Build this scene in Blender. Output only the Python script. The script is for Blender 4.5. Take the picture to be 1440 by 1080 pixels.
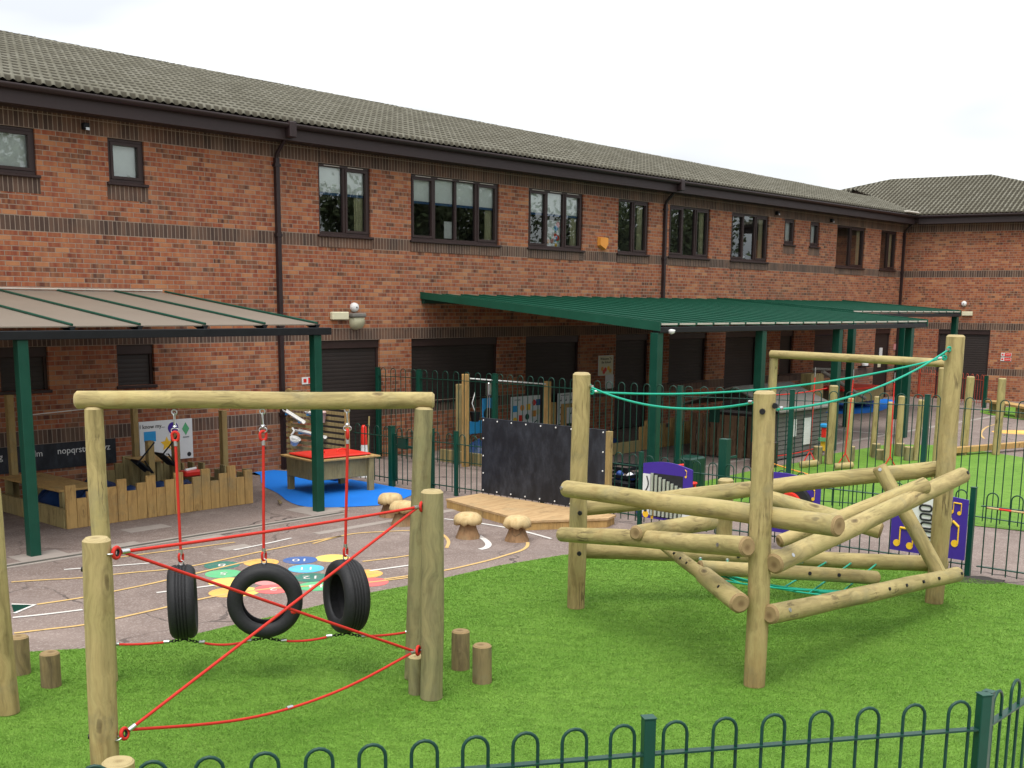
import bpy, bmesh, math, random
import numpy as np
from mathutils import Vector, Matrix, noise
rad = math.radians
random.seed(7)
scn = bpy.context.scene
COL = scn.collection
for o in list(bpy.data.objects): bpy.data.objects.remove(o)

# ---------------------------------------------------------------- camera
CAM_H = 3.05
cam = bpy.data.cameras.new('camera'); camo = bpy.data.objects.new('camera', cam); COL.objects.link(camo)
F_PX, PITCH, ROLL, CY = 1630.7, 0.1751, 0.0093, 716.0
cam.sensor_fit = 'HORIZONTAL'; cam.sensor_width = 36; cam.lens = F_PX/1440*36
cam.shift_y = (CY-540)/1440
_r = Vector((1,0,0)); _u = Vector((0,math.sin(PITCH),math.cos(PITCH))); _f = Vector((0,math.cos(PITCH),-math.sin(PITCH)))
_x = _r*math.cos(ROLL)+_u*math.sin(ROLL); _y = _u*math.cos(ROLL)-_r*math.sin(ROLL)
camo.matrix_world = Matrix(((_x.x,_y.x,-_f.x,0),(_x.y,_y.y,-_f.y,0),(_x.z,_y.z,-_f.z,CAM_H),(0,0,0,1)))
cam.clip_start = .05; cam.clip_end = 2000
scn.camera = camo

# ---------------------------------------------------------------- sky, sun, exposure
SUN_EL, SUN_AZ = rad(66), rad(190)     # azimuth measured from +Y clockwise: behind the camera, to the left
w = bpy.data.worlds.new('World'); scn.world = w; w.use_nodes = True
nt = w.node_tree; nt.nodes.clear()
out = nt.nodes.new('ShaderNodeOutputWorld'); bg = nt.nodes.new('ShaderNodeBackground')
sky = nt.nodes.new('ShaderNodeTexSky'); sky.sky_type = 'NISHITA'; sky.sun_disc = False
sky.sun_elevation = SUN_EL; sky.sun_rotation = SUN_AZ; sky.dust_density = 3
tc = nt.nodes.new('ShaderNodeTexCoord'); mp = nt.nodes.new('ShaderNodeMapping'); mp.inputs['Scale'].default_value = (1,1,3.2)
ns = nt.nodes.new('ShaderNodeTexNoise'); ns.inputs['Scale'].default_value = 2.3; ns.inputs['Detail'].default_value = 3.5; ns.inputs['Roughness'].default_value = .5
cr = nt.nodes.new('ShaderNodeValToRGB')
cr.color_ramp.elements[0].position = .42; cr.color_ramp.elements[0].color = (6.9,7.2,7.6,1)
cr.color_ramp.elements[1].position = .58; cr.color_ramp.elements[1].color = (10.3,10.5,10.6,1)
mx = nt.nodes.new('ShaderNodeMix'); mx.data_type = 'RGBA'; mx.inputs[0].default_value = .93
nt.links.new(tc.outputs['Generated'], mp.inputs[0]); nt.links.new(mp.outputs[0], ns.inputs['Vector']); nt.links.new(ns.outputs['Fac'], cr.inputs[0])
nt.links.new(sky.outputs[0], mx.inputs['A']); nt.links.new(cr.outputs[0], mx.inputs['B'])
sx=nt.nodes.new('ShaderNodeSeparateXYZ'); nt.links.new(tc.outputs['Generated'],sx.inputs[0]); gm=nt.nodes.new('ShaderNodeMath'); gm.operation='MULTIPLY_ADD'; gm.use_clamp=False; nt.links.new(sx.outputs[2],gm.inputs[0]); gm.inputs[1].default_value=.85; gm.inputs[2].default_value=.66   # overcast: brighter overhead than at the horizon
vm=nt.nodes.new('ShaderNodeVectorMath'); vm.operation='SCALE'; nt.links.new(mx.outputs['Result'],vm.inputs[0]); nt.links.new(gm.outputs[0],vm.inputs['Scale']); nt.links.new(vm.outputs[0], bg.inputs[0]); bg.inputs[1].default_value = .087
nt.links.new(bg.outputs[0], out.inputs[0])
sl = bpy.data.lights.new('sun', 'SUN'); slo = bpy.data.objects.new('sun', sl); COL.objects.link(slo)
sl.energy = 1.5; sl.angle = rad(35); sl.color = (1,.965,.91)
sdir = Vector((math.sin(SUN_AZ)*math.cos(SUN_EL), math.cos(SUN_AZ)*math.cos(SUN_EL), math.sin(SUN_EL)))
slo.rotation_euler = sdir.to_track_quat('Z','Y').to_euler(); slo.location = (0,0,30)
scn.view_settings.view_transform = 'Standard'; scn.view_settings.look = 'None'
scn.view_settings.exposure = 0.9; scn.view_settings.gamma = 1; scn.view_settings.use_curve_mapping = False

# ---------------------------------------------------------------- frames of reference
TH, DW, TH2, SC = .7375, 17.4347, 2.1103, 39.12
d1 = Vector((math.sin(TH),math.cos(TH),0)); nn = Vector((-math.cos(TH),math.sin(TH),0))
d2 = Vector((math.sin(TH2),math.cos(TH2),0)); n2 = Vector((-math.cos(TH2),math.sin(TH2),0))
def frame(o,x,y): return Matrix(((x.x,y.x,0,o.x),(x.y,y.y,0,o.y),(0,0,1,o.z),(0,0,0,1)))
BM = frame(nn*DW, d1, nn)                 # main wing: x along the wall, y into the building
B2 = frame(nn*DW+d1*SC, d2, n2)           # side wing
def bw(s,off,z=0): return BM @ Vector((s,-off,z))
def fr(s,off,z=0,rot=0): return BM @ Matrix.Translation((s,-off,z)) @ Matrix.Rotation(rot,4,'Z')
def TR(x,y,z=0,rz=0): return Matrix.Translation((x,y,z)) @ Matrix.Rotation(rz,4,'Z')
def axis_m(p0,p1,roll=0):                 # local Z runs from p0 to p1
    p0=Vector(p0); d=(Vector(p1)-p0).normalized()
    return Matrix.Translation(p0) @ d.to_track_quat('Z','Y').to_matrix().to_4x4() @ Matrix.Rotation(roll,4,'Z')

# ---------------------------------------------------------------- materials
class NM:
    def __init__(s,name,rough=.6,spec=.5,metal=0):
        s.m=bpy.data.materials.new(name); s.m.use_nodes=True; s.t=s.m.node_tree; s.b=s.t.nodes['Principled BSDF']
        s.b.inputs['Roughness'].default_value=rough; s.b.inputs['Specular IOR Level'].default_value=spec; s.b.inputs['Metallic'].default_value=metal
    def n(s,ty,**k):
        x=s.t.nodes.new('ShaderNode'+ty)
        for a,v in k.items():
            if a in x.bl_rna.properties.keys(): setattr(x,a,v)
            else: s.set(x,a,v)
        return x
    def set(s,x,a,v):
        i=x.inputs[int(a[1:])] if a[0]=='i' and a[1:].isdigit() else x.inputs[a.replace('_',' ')]
        if isinstance(v,bpy.types.NodeSocket): s.t.links.new(v,i)
        elif isinstance(v,bpy.types.Node): s.t.links.new(v.outputs[0],i)
        else: i.default_value=v
    def ma(s,op,a,b=0,c=0,clamp=False):
        x=s.t.nodes.new('ShaderNodeMath'); x.operation=op; x.use_clamp=clamp
        for i,v in enumerate((a,b,c)): s.set(x,'i%d'%i,v)
        return x.outputs[0]
    def mix(s,f,a,b,bt='MIX'):
        x=s.t.nodes.new('ShaderNodeMix'); x.data_type='RGBA'; x.blend_type=bt
        s.set(x,'i0',f); s.set(x,'i6',a); s.set(x,'i7',b); return x.outputs[2]
    def ramp(s,f,els,interp='LINEAR'):
        x=s.t.nodes.new('ShaderNodeValToRGB'); x.color_ramp.interpolation=interp; e=x.color_ramp.elements
        while len(e)<len(els): e.new(.5)
        for i,(p,c) in enumerate(els): e[i].position=p; e[i].color=(*c,1) if len(c)==3 else c
        s.set(x,'i0',f); return x.outputs[0]
    def obj(s,scale=(1,1,1),loc=None):
        c=s.n('TexCoord').outputs['Object']; m=s.n('Mapping',Scale=scale); s.set(m,'i0',c)
        if loc is not None: s.set(m,'Location',loc)
        return m.outputs[0]
    def noise(s,vec,scale,detail=4,rough=.55):
        x=s.n('TexNoise',Scale=scale,Detail=detail,Roughness=rough); s.set(x,'Vector',vec); return x.outputs['Fac']
    def col(s,v): s.set(s.b,'Base_Color',v if not isinstance(v,tuple) else (*v,1)); return s
    def bump(s,h,st=.3,dist=.01):
        x=s.n('Bump',Strength=st,Distance=dist); s.set(x,'Height',h); s.set(s.b,'Normal',x.outputs[0]); return s
def rgb(c,k=1): return (c[0]*k,c[1]*k,c[2]*k,1)
def paint(name,c,rough=.5,var=.14,metal=0,sc=6,spec=.32,bump=.05):
    M=NM(name,rough,spec,metal); v=M.obj()
    f=M.noise(v,sc,5); g=M.noise(v,sc*9,3)
    a=M.mix(f,rgb(c,1-var*1.6),rgb(c,1+var*1.4)); dz=M.noise(M.obj((9,9,1.2)),1.0,5,.7); a=M.mix(M.ma('MULTIPLY',M.ma('SUBTRACT',dz,.58),.7,clamp=True),a,(c[0]*.8+.05,c[1]*.8+.05,c[2]*.8+.045,1)); M.col(M.mix(M.ma('MULTIPLY',g,.25),a,rgb(c,.7))); M.bump(g,bump,.003)
    M.set(M.b,'Roughness',M.ma('MULTIPLY_ADD',f,.25,rough-.12)); return M.m
def brick_mat(name, soldier_only=False):
    M=NM(name,.85,.25)
    v=M.obj(); sep=M.n('SeparateXYZ'); M.set(sep,'i0',v)
    x=M.ma('ADD',sep.outputs[0],M.ma('ADD',sep.outputs[1],50.0)); z=M.ma('SUBTRACT',sep.outputs[2],.015-7.5)
    row=M.ma('FLOOR',M.ma('DIVIDE',z,.075)); 
    u=M.ma('ADD',M.ma('DIVIDE',x,.225),M.ma('MULTIPLY',M.ma('MODULO',row,2.0),.5))
    cu=M.ma('FLOOR',u); fu=M.ma('FRACT',u); fz=M.ma('FRACT',M.ma('DIVIDE',z,.075))
    def edge(f,k): # 1 in joint
        d=M.ma('MINIMUM',f,M.ma('SUBTRACT',1.0,f)); mr=M.n('MapRange',clamp=True); M.set(mr,'i0',d); M.set(mr,'i1',k*.75); M.set(mr,'i2',k*1.25); M.set(mr,'i3',1.0); M.set(mr,'i4',0.0); return mr.outputs[0]
    cmb=M.n('CombineXYZ'); M.set(cmb,'i0',cu); M.set(cmb,'i1',row); wn=M.n('TexWhiteNoise',noise_dimensions='2D'); M.set(wn,'Vector',cmb)
    big=M.noise(v,.55,3)
    rv=M.ma('ADD',M.ma('MULTIPLY',wn.outputs[0],.86),M.ma('MULTIPLY',M.ma('SUBTRACT',big,.5),.5),clamp=True)
    bc=M.ramp(rv,[(0,(.080,.034,.026)),(.10,(.135,.044,.028)),(.24,(.195,.048,.028)),(.5,(.258,.070,.036)),(.70,(.305,.100,.048)),(.86,(.39,.168,.078)),(1,(.46,.245,.120))])
    # each brick is flashed: its tone drifts along its length
    s2=M.ma('ADD',M.ma('MULTIPLY',wn.outputs[0],37.0),fu); fl=M.n('TexNoise',noise_dimensions='1D',Scale=2.4,Detail=2.0); M.set(fl,'W',M.ma('ADD',s2,M.ma('MULTIPLY',cu,3.7)))
    bc=M.mix(M.ma('MULTIPLY',M.ma('SUBTRACT',fl.outputs[0],.35),1.3,clamp=True),bc,(.46,.205,.088,1)); 
    fine=M.noise(v,70,4,.7); mid=M.noise(v,9,4,.6)
    # soldier courses
    us=M.ma('DIVIDE',x,.075); cs=M.ma('FLOOR',us); fs=M.ma('FRACT',us)
    wn2=M.n('TexWhiteNoise',noise_dimensions='1D'); M.set(wn2,'W',M.ma('ADD',cs,M.ma('MULTIPLY',M.ma('FLOOR',z),7.0)))
    sc=M.ramp(wn2.outputs[0],[(0,(.062,.040,.032)),(.5,(.088,.055,.042)),(1,(.120,.072,.052))])
    if soldier_only: mask=1.0; hs=None
    zz=sep.outputs[2]
    if not soldier_only:
        ms=[]
        for a,b in ((.84,1.065),(2.34,2.565),(4.065,4.29),(5.565,6.6)):
            ms.append(M.ma('MULTIPLY',M.ma('GREATER_THAN',zz,a),M.ma('LESS_THAN',zz,b)))
        mask=M.ma('MAXIMUM',M.ma('MAXIMUM',ms[0],ms[1]),M.ma('MAXIMUM',ms[2],ms[3]))
        hz=None
        for a,b in ((.84,1.065),(2.34,2.565),(4.065,4.29),(5.565,5.79),(5.79,6.015)):
            d=M.ma('MINIMUM',M.ma('ABSOLUTE',M.ma('SUBTRACT',zz,a)),M.ma('ABSOLUTE',M.ma('SUBTRACT',zz,b)))
            hz=d if hz is None else M.ma('MINIMUM',hz,d)
        he=M.ma('LESS_THAN',hz,.006)
    else: he=0.0
    js=M.ma('MAXIMUM',edge(fs,.075),he); jb=M.ma('MAXIMUM',edge(fu,.024),edge(fz,.075))
    if soldier_only: j=js; c=sc
    else:
        j=M.mix(mask,jb,js); c=M.mix(mask,bc,sc)
    c=M.mix(M.ma('MULTIPLY',M.ma('SUBTRACT',fine,.35),.9,clamp=True),c,M.mix(1.0,c,(.55,.5,.48,1),'MULTIPLY'))
    c=M.mix(M.ma('MULTIPLY',mid,.35),c,M.mix(1.0,c,(1.28,1.22,1.15,1),'MULTIPLY'))
    mort=M.mix(mid,(.22,.165,.125,1),(.34,.265,.205,1))
    col=M.mix(j,c,mort)
    # pale efflorescence and rain marks
    st=M.noise(M.obj((1.5,1.5,.35)),1.4,5,.65); st=M.ma('MULTIPLY',M.ma('SUBTRACT',st,.50),1.3,clamp=True)
    col=M.mix(st,col,(.37,.235,.150,1))
    run=M.noise(M.obj((2.6,2.6,.16)),1.0,5,.7); col=M.mix(M.ma('MULTIPLY',M.ma('SUBTRACT',run,.58),1.3,clamp=True),col,M.mix(1.0,col,(.55,.50,.48,1),'MULTIPLY'))
    bl=M.noise(v,.9,4,.7); col=M.mix(M.ma('MULTIPLY',M.ma('SUBTRACT',bl,.5),1.2,clamp=True),col,(.34,.15,.075,1))
    M.col(col); M.bump(M.ma('ADD',M.ma('MULTIPLY',j,-1.0),M.ma('MULTIPLY',fine,.35)),.55,.006)
    return M.m
def wood_mat(name,cA,cB,cDark,knots=True,grain=(14,14,1.1),ends=False,rough=.75,damp=0):
    M=NM(name,rough,.3)
    oi=M.n('ObjectInfo'); off=M.n('CombineXYZ'); M.set(off,'i0',M.ma('MULTIPLY',oi.outputs['Random'],31.0)); M.set(off,'i2',M.ma('MULTIPLY',oi.outputs['Random'],57.0)); 
    add=M.n('VectorMath',operation='ADD'); M.set(add,'i0',M.n('TexCoord').outputs['Object']); M.set(add,'i1',off); base=add.outputs[0]
    mp=M.n('Mapping',Scale=grain); M.set(mp,'i0',base); g=mp.outputs[0]
    warp=M.noise(base,1.3,3); wv=M.n('VectorMath',operation='ADD'); M.set(wv,'i0',g); cw=M.n('CombineXYZ'); M.set(cw,'i0',M.ma('MULTIPLY',warp,5.0)); M.set(cw,'i1',M.ma('MULTIPLY',warp,4.0)); M.set(wv,'i1',cw)
    gr=M.noise(wv.outputs[0],1.0,6,.62); big=M.noise(base,1.9,5,.65); fine=M.noise(wv.outputs[0],7.0,3,.6)
    c=M.mix(M.ma('MULTIPLY',M.ma('SUBTRACT',big,.3),2.3,clamp=True),rgb(cA),rgb(cB))
    c=M.mix(M.ma('MULTIPLY',M.ma('SUBTRACT',gr,.44),3.2,clamp=True),c,rgb(cDark))
    br=M.noise(base,3.1,6,.7); c=M.mix(M.ma('MULTIPLY',M.ma('SUBTRACT',br,.56),2.6,clamp=True),c,M.mix(1.0,c,(.62,.46,.34,1),'MULTIPLY'))   # brown blotches
    c=M.mix(M.ma('MULTIPLY',M.ma('SUBTRACT',fine,.5),1.6,clamp=True),c,M.mix(1.0,c,(.6,.56,.5,1),'MULTIPLY'))
    if knots:
        mk=M.n('Mapping',Scale=(5.5,5.5,2.3)); M.set(mk,'i0',base); vo=M.n('TexVoronoi',Scale=1.0,Randomness=1.0); M.set(vo,'Vector',mk.outputs[0])
        d=M.ma('ADD',vo.outputs['Distance'],M.ma('MULTIPLY',M.noise(base,22,2),.10)); sel=M.n('SeparateColor'); M.set(sel,'i0',vo.outputs['Color'])
        k=M.ma('MULTIPLY',M.ma('GREATER_THAN',sel.outputs[0],.62),M.ramp(d,[(.10,(1,1,1)),(.17,(.55,.55,.55)),(.20,(.05,.05,.05)),(.27,(.32,.32,.32)),(.34,(0,0,0))]))
        c=M.mix(M.ma('MULTIPLY',k,.85),c,(.075,.048,.022,1))
    mc=M.n('Mapping',Scale=(26,26,.75) if grain[2]<5 else (.75,26,26)); M.set(mc,'i0',base); wc=M.n('VectorMath',operation='ADD'); cc_=M.n('CombineXYZ'); M.set(cc_,'i0',M.ma('MULTIPLY',M.noise(base,9,3),1.1)); M.set(wc,'i0',mc.outputs[0]); M.set(wc,'i1',cc_)
    vc=M.n('TexVoronoi',feature='DISTANCE_TO_EDGE',Scale=.55); M.set(vc,'Vector',wc.outputs[0]); ck=M.ma('MULTIPLY',M.ma('LESS_THAN',vc.outputs[0],.035),M.ma('MULTIPLY',M.ma('SUBTRACT',M.noise(base,2.7,3),.56),9.0,clamp=True))
    c=M.mix(M.ma('MULTIPLY',ck,.6),c,(.055,.036,.018,1)); gy=M.noise(base,2.3,5,.7); c=M.mix(M.ma('MULTIPLY',M.ma('SUBTRACT',gy,.53),2.8,clamp=True),c,(.20,.19,.115,1))
    if damp:
        lz=M.n('SeparateXYZ'); M.set(lz,'i0',M.n('TexCoord').outputs['Object']); dm=M.ma('MULTIPLY',M.ma('ADD',M.ma('SUBTRACT',damp,lz.outputs[2]),M.ma('MULTIPLY',M.ma('SUBTRACT',M.noise(wv.outputs[0],.8,5,.7),.5),3.2)),.55,clamp=True)
        c=M.mix(dm,c,M.mix(1.0,c,(.66,.52,.44,1),'MULTIPLY'))
    M.col(c); M.bump(M.ma('SUBTRACT',M.ma('ADD',gr,M.ma('MULTIPLY',fine,.5)),M.ma('MULTIPLY',ck,2.0)),.45,.007)
    return M.m
def endgrain_mat(name,cA,cB,cD):
    M=NM(name,.8,.25); v=M.obj(); sep=M.n('SeparateXYZ'); M.set(sep,'i0',v)
    r=M.ma('SQRT',M.ma('ADD',M.ma('POWER',M.ma('ABSOLUTE',M.ma('ADD',sep.outputs[0],.008)),2.0),M.ma('POWER',M.ma('ABSOLUTE',M.ma('SUBTRACT',sep.outputs[1],.006)),2.0)))
    r=M.ma('ADD',r,M.ma('MULTIPLY',M.noise(v,16,3),.016)); f=M.ma('FRACT',M.ma('MULTIPLY',r,105.0))
    c=M.mix(f,rgb(cA),rgb(cB)); heart=M.ramp(r,[(.02,(1,1,1)),(.045,(0,0,0))]); c=M.mix(M.ma('MULTIPLY',heart,.65),c,rgb(cD))
    c=M.mix(M.ma('MULTIPLY',M.noise(v,30,4),.5),c,M.mix(1.0,c,(.6,.55,.5,1),'MULTIPLY')); M.col(c); M.bump(f,.3,.002); return M.m
def metal_mat(name,c,rough=.35): 
    return paint(name,c,rough,.15,1.0,20)

MT={}
MT['brick']=brick_mat('brick_wall_mat'); MT['soldier']=brick_mat('soldier_brick_mat',True)
MT['brown']=paint('brown_upvc',(.036,.020,.018),.42,.15); MT['brown2']=paint('brown_fascia',(.036,.023,.023),.5,.18,sc=2)
MT['dpipe']=paint('brown_downpipe',(.030,.018,.018),.4,.2)
MT['green']=paint('green_powder_coat',(.004,.055,.034),.38,.18,sc=5); MT['dgreen']=paint('dark_green_coat',(.004,.042,.027),.4,.2)
MT['roofgreen']=paint('green_canopy_sheet',(.006,.070,.040),.5,.2,sc=3)
MT['black']=paint('black_steel',(.005,.006,.008),.45,.2); MT['cap']=paint('black_bolt_cap',(.008,.008,.009),.5,.1)
MT['rubber']=paint('blue_rubber_surface',(.004,.165,.62),.85,.08,sc=2,bump=.3)
MT['white']=paint('white_plastic',(.72,.72,.70),.45,.05); MT['cream']=paint('cream_plastic',(.66,.62,.43),.5,.06); MT['paper']=paint('white_paper',(.70,.70,.69),.7,.04)
MT['red']=paint('red_plastic',(.68,.030,.018),.4,.08); MT['orange']=paint('orange_plastic',(.75,.30,.05),.45,.08)
MT['purple']=paint('purple_panel',(.055,.026,.28),.4,.06); MT['yellow']=paint('yellow_print',(.85,.50,.03),.5,.05); MT['ink']=paint('black_print',(.02,.02,.022),.6,.05)
MT['silver']=metal_mat('galvanised_steel',(.55,.56,.56),.35); MT['alu']=paint('brushed_aluminium',(.52,.55,.47),.4,.08,.5)
MT['skyblue']=paint('sky_blue_plastic',(.03,.30,.62),.45,.08); MT['dblue']=paint('dark_blue_plastic',(.02,.06,.25),.5,.1)
MT['greyroof']=paint('grey_felt_roof',(.17,.16,.14),.8,.15,sc=4); MT['clap']=paint('grey_clapboard',(.15,.145,.135),.75,.2,sc=3)
MT['curtain']=paint('cream_curtain',(.55,.52,.34),.85,.1,sc=4); MT['blind']=paint('pale_blind',(.80,.82,.80),.8,.06); MT['blueedge']=paint('blue_blind_edge',(.03,.09,.22),.8,.1)
MT['room']=paint('dark_room',(.10,.10,.095),.9,.2)
MT['chainb']=paint('black_chain',(.018,.02,.02),.4,.2,.6)
MT['teal']=paint('green_rope',(.010,.34,.22),.65,.1,sc=40); 
LOGA,LOGB,LOGD=(.435,.335,.150),(.345,.288,.115),(.180,.140,.055)
MT['log']=wood_mat('treated_log',LOGA,LOGB,LOGD)
MT['postlog']=wood_mat('damp_footed_log',LOGA,LOGB,LOGD,damp=.95)
MT['log2']=wood_mat('weathered_log',(.30,.245,.115),(.21,.20,.095),(.10,.09,.045))
MT['stump']=wood_mat('weathered_stump',(.26,.185,.085),(.20,.155,.075),(.09,.065,.035),grain=(22,22,1.4))
MT['end']=endgrain_mat('log_end_grain',(.33,.235,.115),(.24,.165,.075),(.12,.07,.03)); MT['endp']=endgrain_mat('pale_end_grain',(.46,.37,.19),(.36,.29,.14),(.22,.16,.07))
MT['plank']=wood_mat('orange_plank',(.50,.30,.105),(.42,.275,.10),(.28,.165,.06),grain=(20,20,1.3)); MT['plank2']=wood_mat('green_plank',(.36,.27,.115),(.30,.25,.11),(.17,.13,.06),grain=(18,18,1.3))
MT['deck']=wood_mat('pale_decking',(.50,.335,.17),(.45,.30,.15),(.33,.20,.09),False,grain=(1.2,14,14)); MT['cap_wood']=wood_mat('pale_mushroom_wood',(.56,.42,.22),(.50,.36,.17),(.36,.24,.10),False)
MT['stem_wood']=wood_mat('brown_mushroom_wood',(.30,.175,.085),(.22,.12,.055),(.10,.055,.028),False)
MT['darkwood']=wood_mat('dark_stained_wood',(.15,.085,.045),(.11,.065,.04),(.06,.035,.02),False)
MT['beamwood']=wood_mat('square_post_wood',(.36,.25,.095),(.30,.22,.09),(.19,.13,.05),grain=(16,16,1.0))
# red rope, with a twist
def rope_mat(name,c):
    M=NM(name,.7,.3); v=M.obj(); f=M.noise(v,160,2); g=M.noise(v,7,3); M.col(M.mix(M.ma('MULTIPLY',f,.6),M.mix(g,rgb(c,.85),rgb(c,1.1)),rgb(c,.55))); M.bump(f,.5,.002); return M.m
MT['rope']=rope_mat('red_rope',(.60,.030,.018))
# tyre rubber with tread
M=NM('tyre_rubber',.62,.35); v=M.obj(); g=M.noise(v,40,4); M.col(M.mix(g,(.007,.007,.008,1),(.018,.018,.020,1)))
sep=M.n('SeparateXYZ'); M.set(sep,'i0',v); a=M.ma('ARCTAN2',sep.outputs[0],sep.outputs[1]); saw=M.ma('FRACT',M.ma('ADD',M.ma('MULTIPLY',a,13.0),M.ma('MULTIPLY',M.ma('ABSOLUTE',sep.outputs[2]),18.0)))
rr=M.ma('SQRT',M.ma('ADD',M.ma('MULTIPLY',sep.outputs[0],sep.outputs[0]),M.ma('MULTIPLY',sep.outputs[1],sep.outputs[1])))
tr=M.ma('MULTIPLY',M.ma('LESS_THAN',saw,.16),M.ma('GREATER_THAN',rr,.279)); M.bump(M.ma('ADD',M.ma('MULTIPLY',tr,-1.0),M.ma('MULTIPLY',g,.2)),.8,.008); MT['tyre']=M.m
# roof tiles
M=NM('concrete_roof_tile',.9,.2); v=M.obj(); sep=M.n('SeparateXYZ'); M.set(sep,'i0',v)
cm=M.n('CombineXYZ'); M.set(cm,'i0',M.ma('FLOOR',M.ma('DIVIDE',sep.outputs[0],.30))); M.set(cm,'i1',M.ma('FLOOR',M.ma('DIVIDE',sep.outputs[1],.33)))
wn=M.n('TexWhiteNoise',noise_dimensions='2D'); M.set(wn,'Vector',cm); big=M.noise(v,.5,5,.6); fin=M.noise(v,14,5,.65); lich=M.noise(v,4,6,.7)
c=M.ramp(wn.outputs[0],[(0,(.170,.162,.125)),(.5,(.215,.205,.160)),(1,(.265,.255,.205))])
c=M.mix(M.ma('MULTIPLY',M.ma('SUBTRACT',lich,.48),2.2,clamp=True),c,(.12,.108,.07,1)); c=M.mix(M.ma('MULTIPLY',M.ma('SUBTRACT',fin,.5),2.0,clamp=True),c,(.24,.23,.18,1)); c=M.mix(M.ma('MULTIPLY',big,.45),c,(.10,.095,.075,1))
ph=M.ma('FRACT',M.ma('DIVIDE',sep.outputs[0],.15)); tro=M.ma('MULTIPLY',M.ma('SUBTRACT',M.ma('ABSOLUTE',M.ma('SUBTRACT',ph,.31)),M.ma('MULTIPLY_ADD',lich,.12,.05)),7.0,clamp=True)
c=M.mix(M.ma('MULTIPLY',tro,.93),c,(.040,.035,.024,1)); lap=M.ma('FRACT',M.ma('DIVIDE',M.ma('ADD',sep.outputs[1],.48+3.3),.33)); c=M.mix(M.ma('MULTIPLY',M.ma('GREATER_THAN',lap,.88),.3),c,(.05,.044,.03,1))   # moss and dirt plus painted shade in the pans between rolls and along laps
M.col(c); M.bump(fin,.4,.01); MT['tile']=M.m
# shutters: laths every 75 mm
M=NM('brown_roller_shutter',.55,.4); v=M.obj(); sep=M.n('SeparateXYZ'); M.set(sep,'i0',v); f=M.ma('FRACT',M.ma('DIVIDE',sep.outputs[2],.075))
M.col(M.mix(M.ma('LESS_THAN',f,.14),M.mix(M.noise(v,3,4),(.020,.014,.012,1),(.030,.021,.018,1)),(.015,.011,.010,1))); M.bump(M.ma('SINE',M.ma('MULTIPLY',f,3.1416)),.25,.01); MT['shutter']=M.m
# asphalt
M=NM('red_brown_asphalt',.9,.25); v=M.obj(); a=M.noise(v,.35,6,.62); b=M.noise(v,2.2,5,.6); fi=M.noise(v,85,3,.75); sp=M.n('TexVoronoi',Scale=70.0); M.set(sp,'Vector',v)
c=M.mix(M.ma('MULTIPLY',M.ma('SUBTRACT',a,.32),2.6,clamp=True),(.150,.112,.096,1),(.228,.175,.150,1)); c=M.mix(M.ma('MULTIPLY',M.ma('SUBTRACT',b,.5),2.2,clamp=True),c,(.33,.26,.225,1))
c=M.mix(M.ma('MULTIPLY',M.ma('SUBTRACT',fi,.45),2.0,clamp=True),c,(.125,.09,.08,1)); sc_=M.n('SeparateColor'); M.set(sc_,'i0',sp.outputs['Color']); c=M.mix(M.ma('MULTIPLY',M.ma('GREATER_THAN',sc_.outputs[0],.8),.45),c,(.34,.29,.26,1))
wr=M.noise(v,.8,6,.7); c=M.mix(M.ma('MULTIPLY',M.ma('SUBTRACT',wr,.60),3.0,clamp=True),c,(.40,.34,.30,1))
wv=M.n('VectorMath',operation='ADD'); cw=M.n('CombineXYZ'); M.set(cw,'i0',M.ma('MULTIPLY',M.noise(v,1.5,4),.8)); M.set(wv,'i0',v); M.set(wv,'i1',cw); ck=M.n('TexVoronoi',Scale=.42,feature='DISTANCE_TO_EDGE'); M.set(ck,'Vector',wv.outputs[0])
c=M.mix(M.ma('MULTIPLY',M.ma('LESS_THAN',ck.outputs[0],.0055),M.ma('MULTIPLY',M.ma('SUBTRACT',a,.42),6.0,clamp=True)),c,(.07,.055,.05,1)); sn=M.noise(v,1.1,3,.5); c=M.mix(M.ma('MULTIPLY',M.ma('SUBTRACT',sn,.58),4.0,clamp=True),c,M.mix(1.0,c,(.72,.72,.74,1),'MULTIPLY'))
M.col(c); M.bump(fi,.5,.006); MT['asphalt']=M.m
def conc(name,c1,c2):
    M=NM(name,.9,.2); v=M.obj(); M.col(M.mix(M.noise(v,5,6,.65),rgb(c1),rgb(c2))); M.bump(M.noise(v,90,3),.3,.004); return M.m
MT['slab']=conc('pale_concrete',(.22,.18,.16),(.36,.32,.28)); MT['drain']=conc('dark_channel',(.05,.05,.045),(.12,.11,.09)); MT['pave']=conc('pale_paving',(.36,.33,.28),(.52,.48,.42)); MT['soil']=conc('dark_wet_patch',(.035,.03,.028),(.07,.06,.05))
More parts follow.
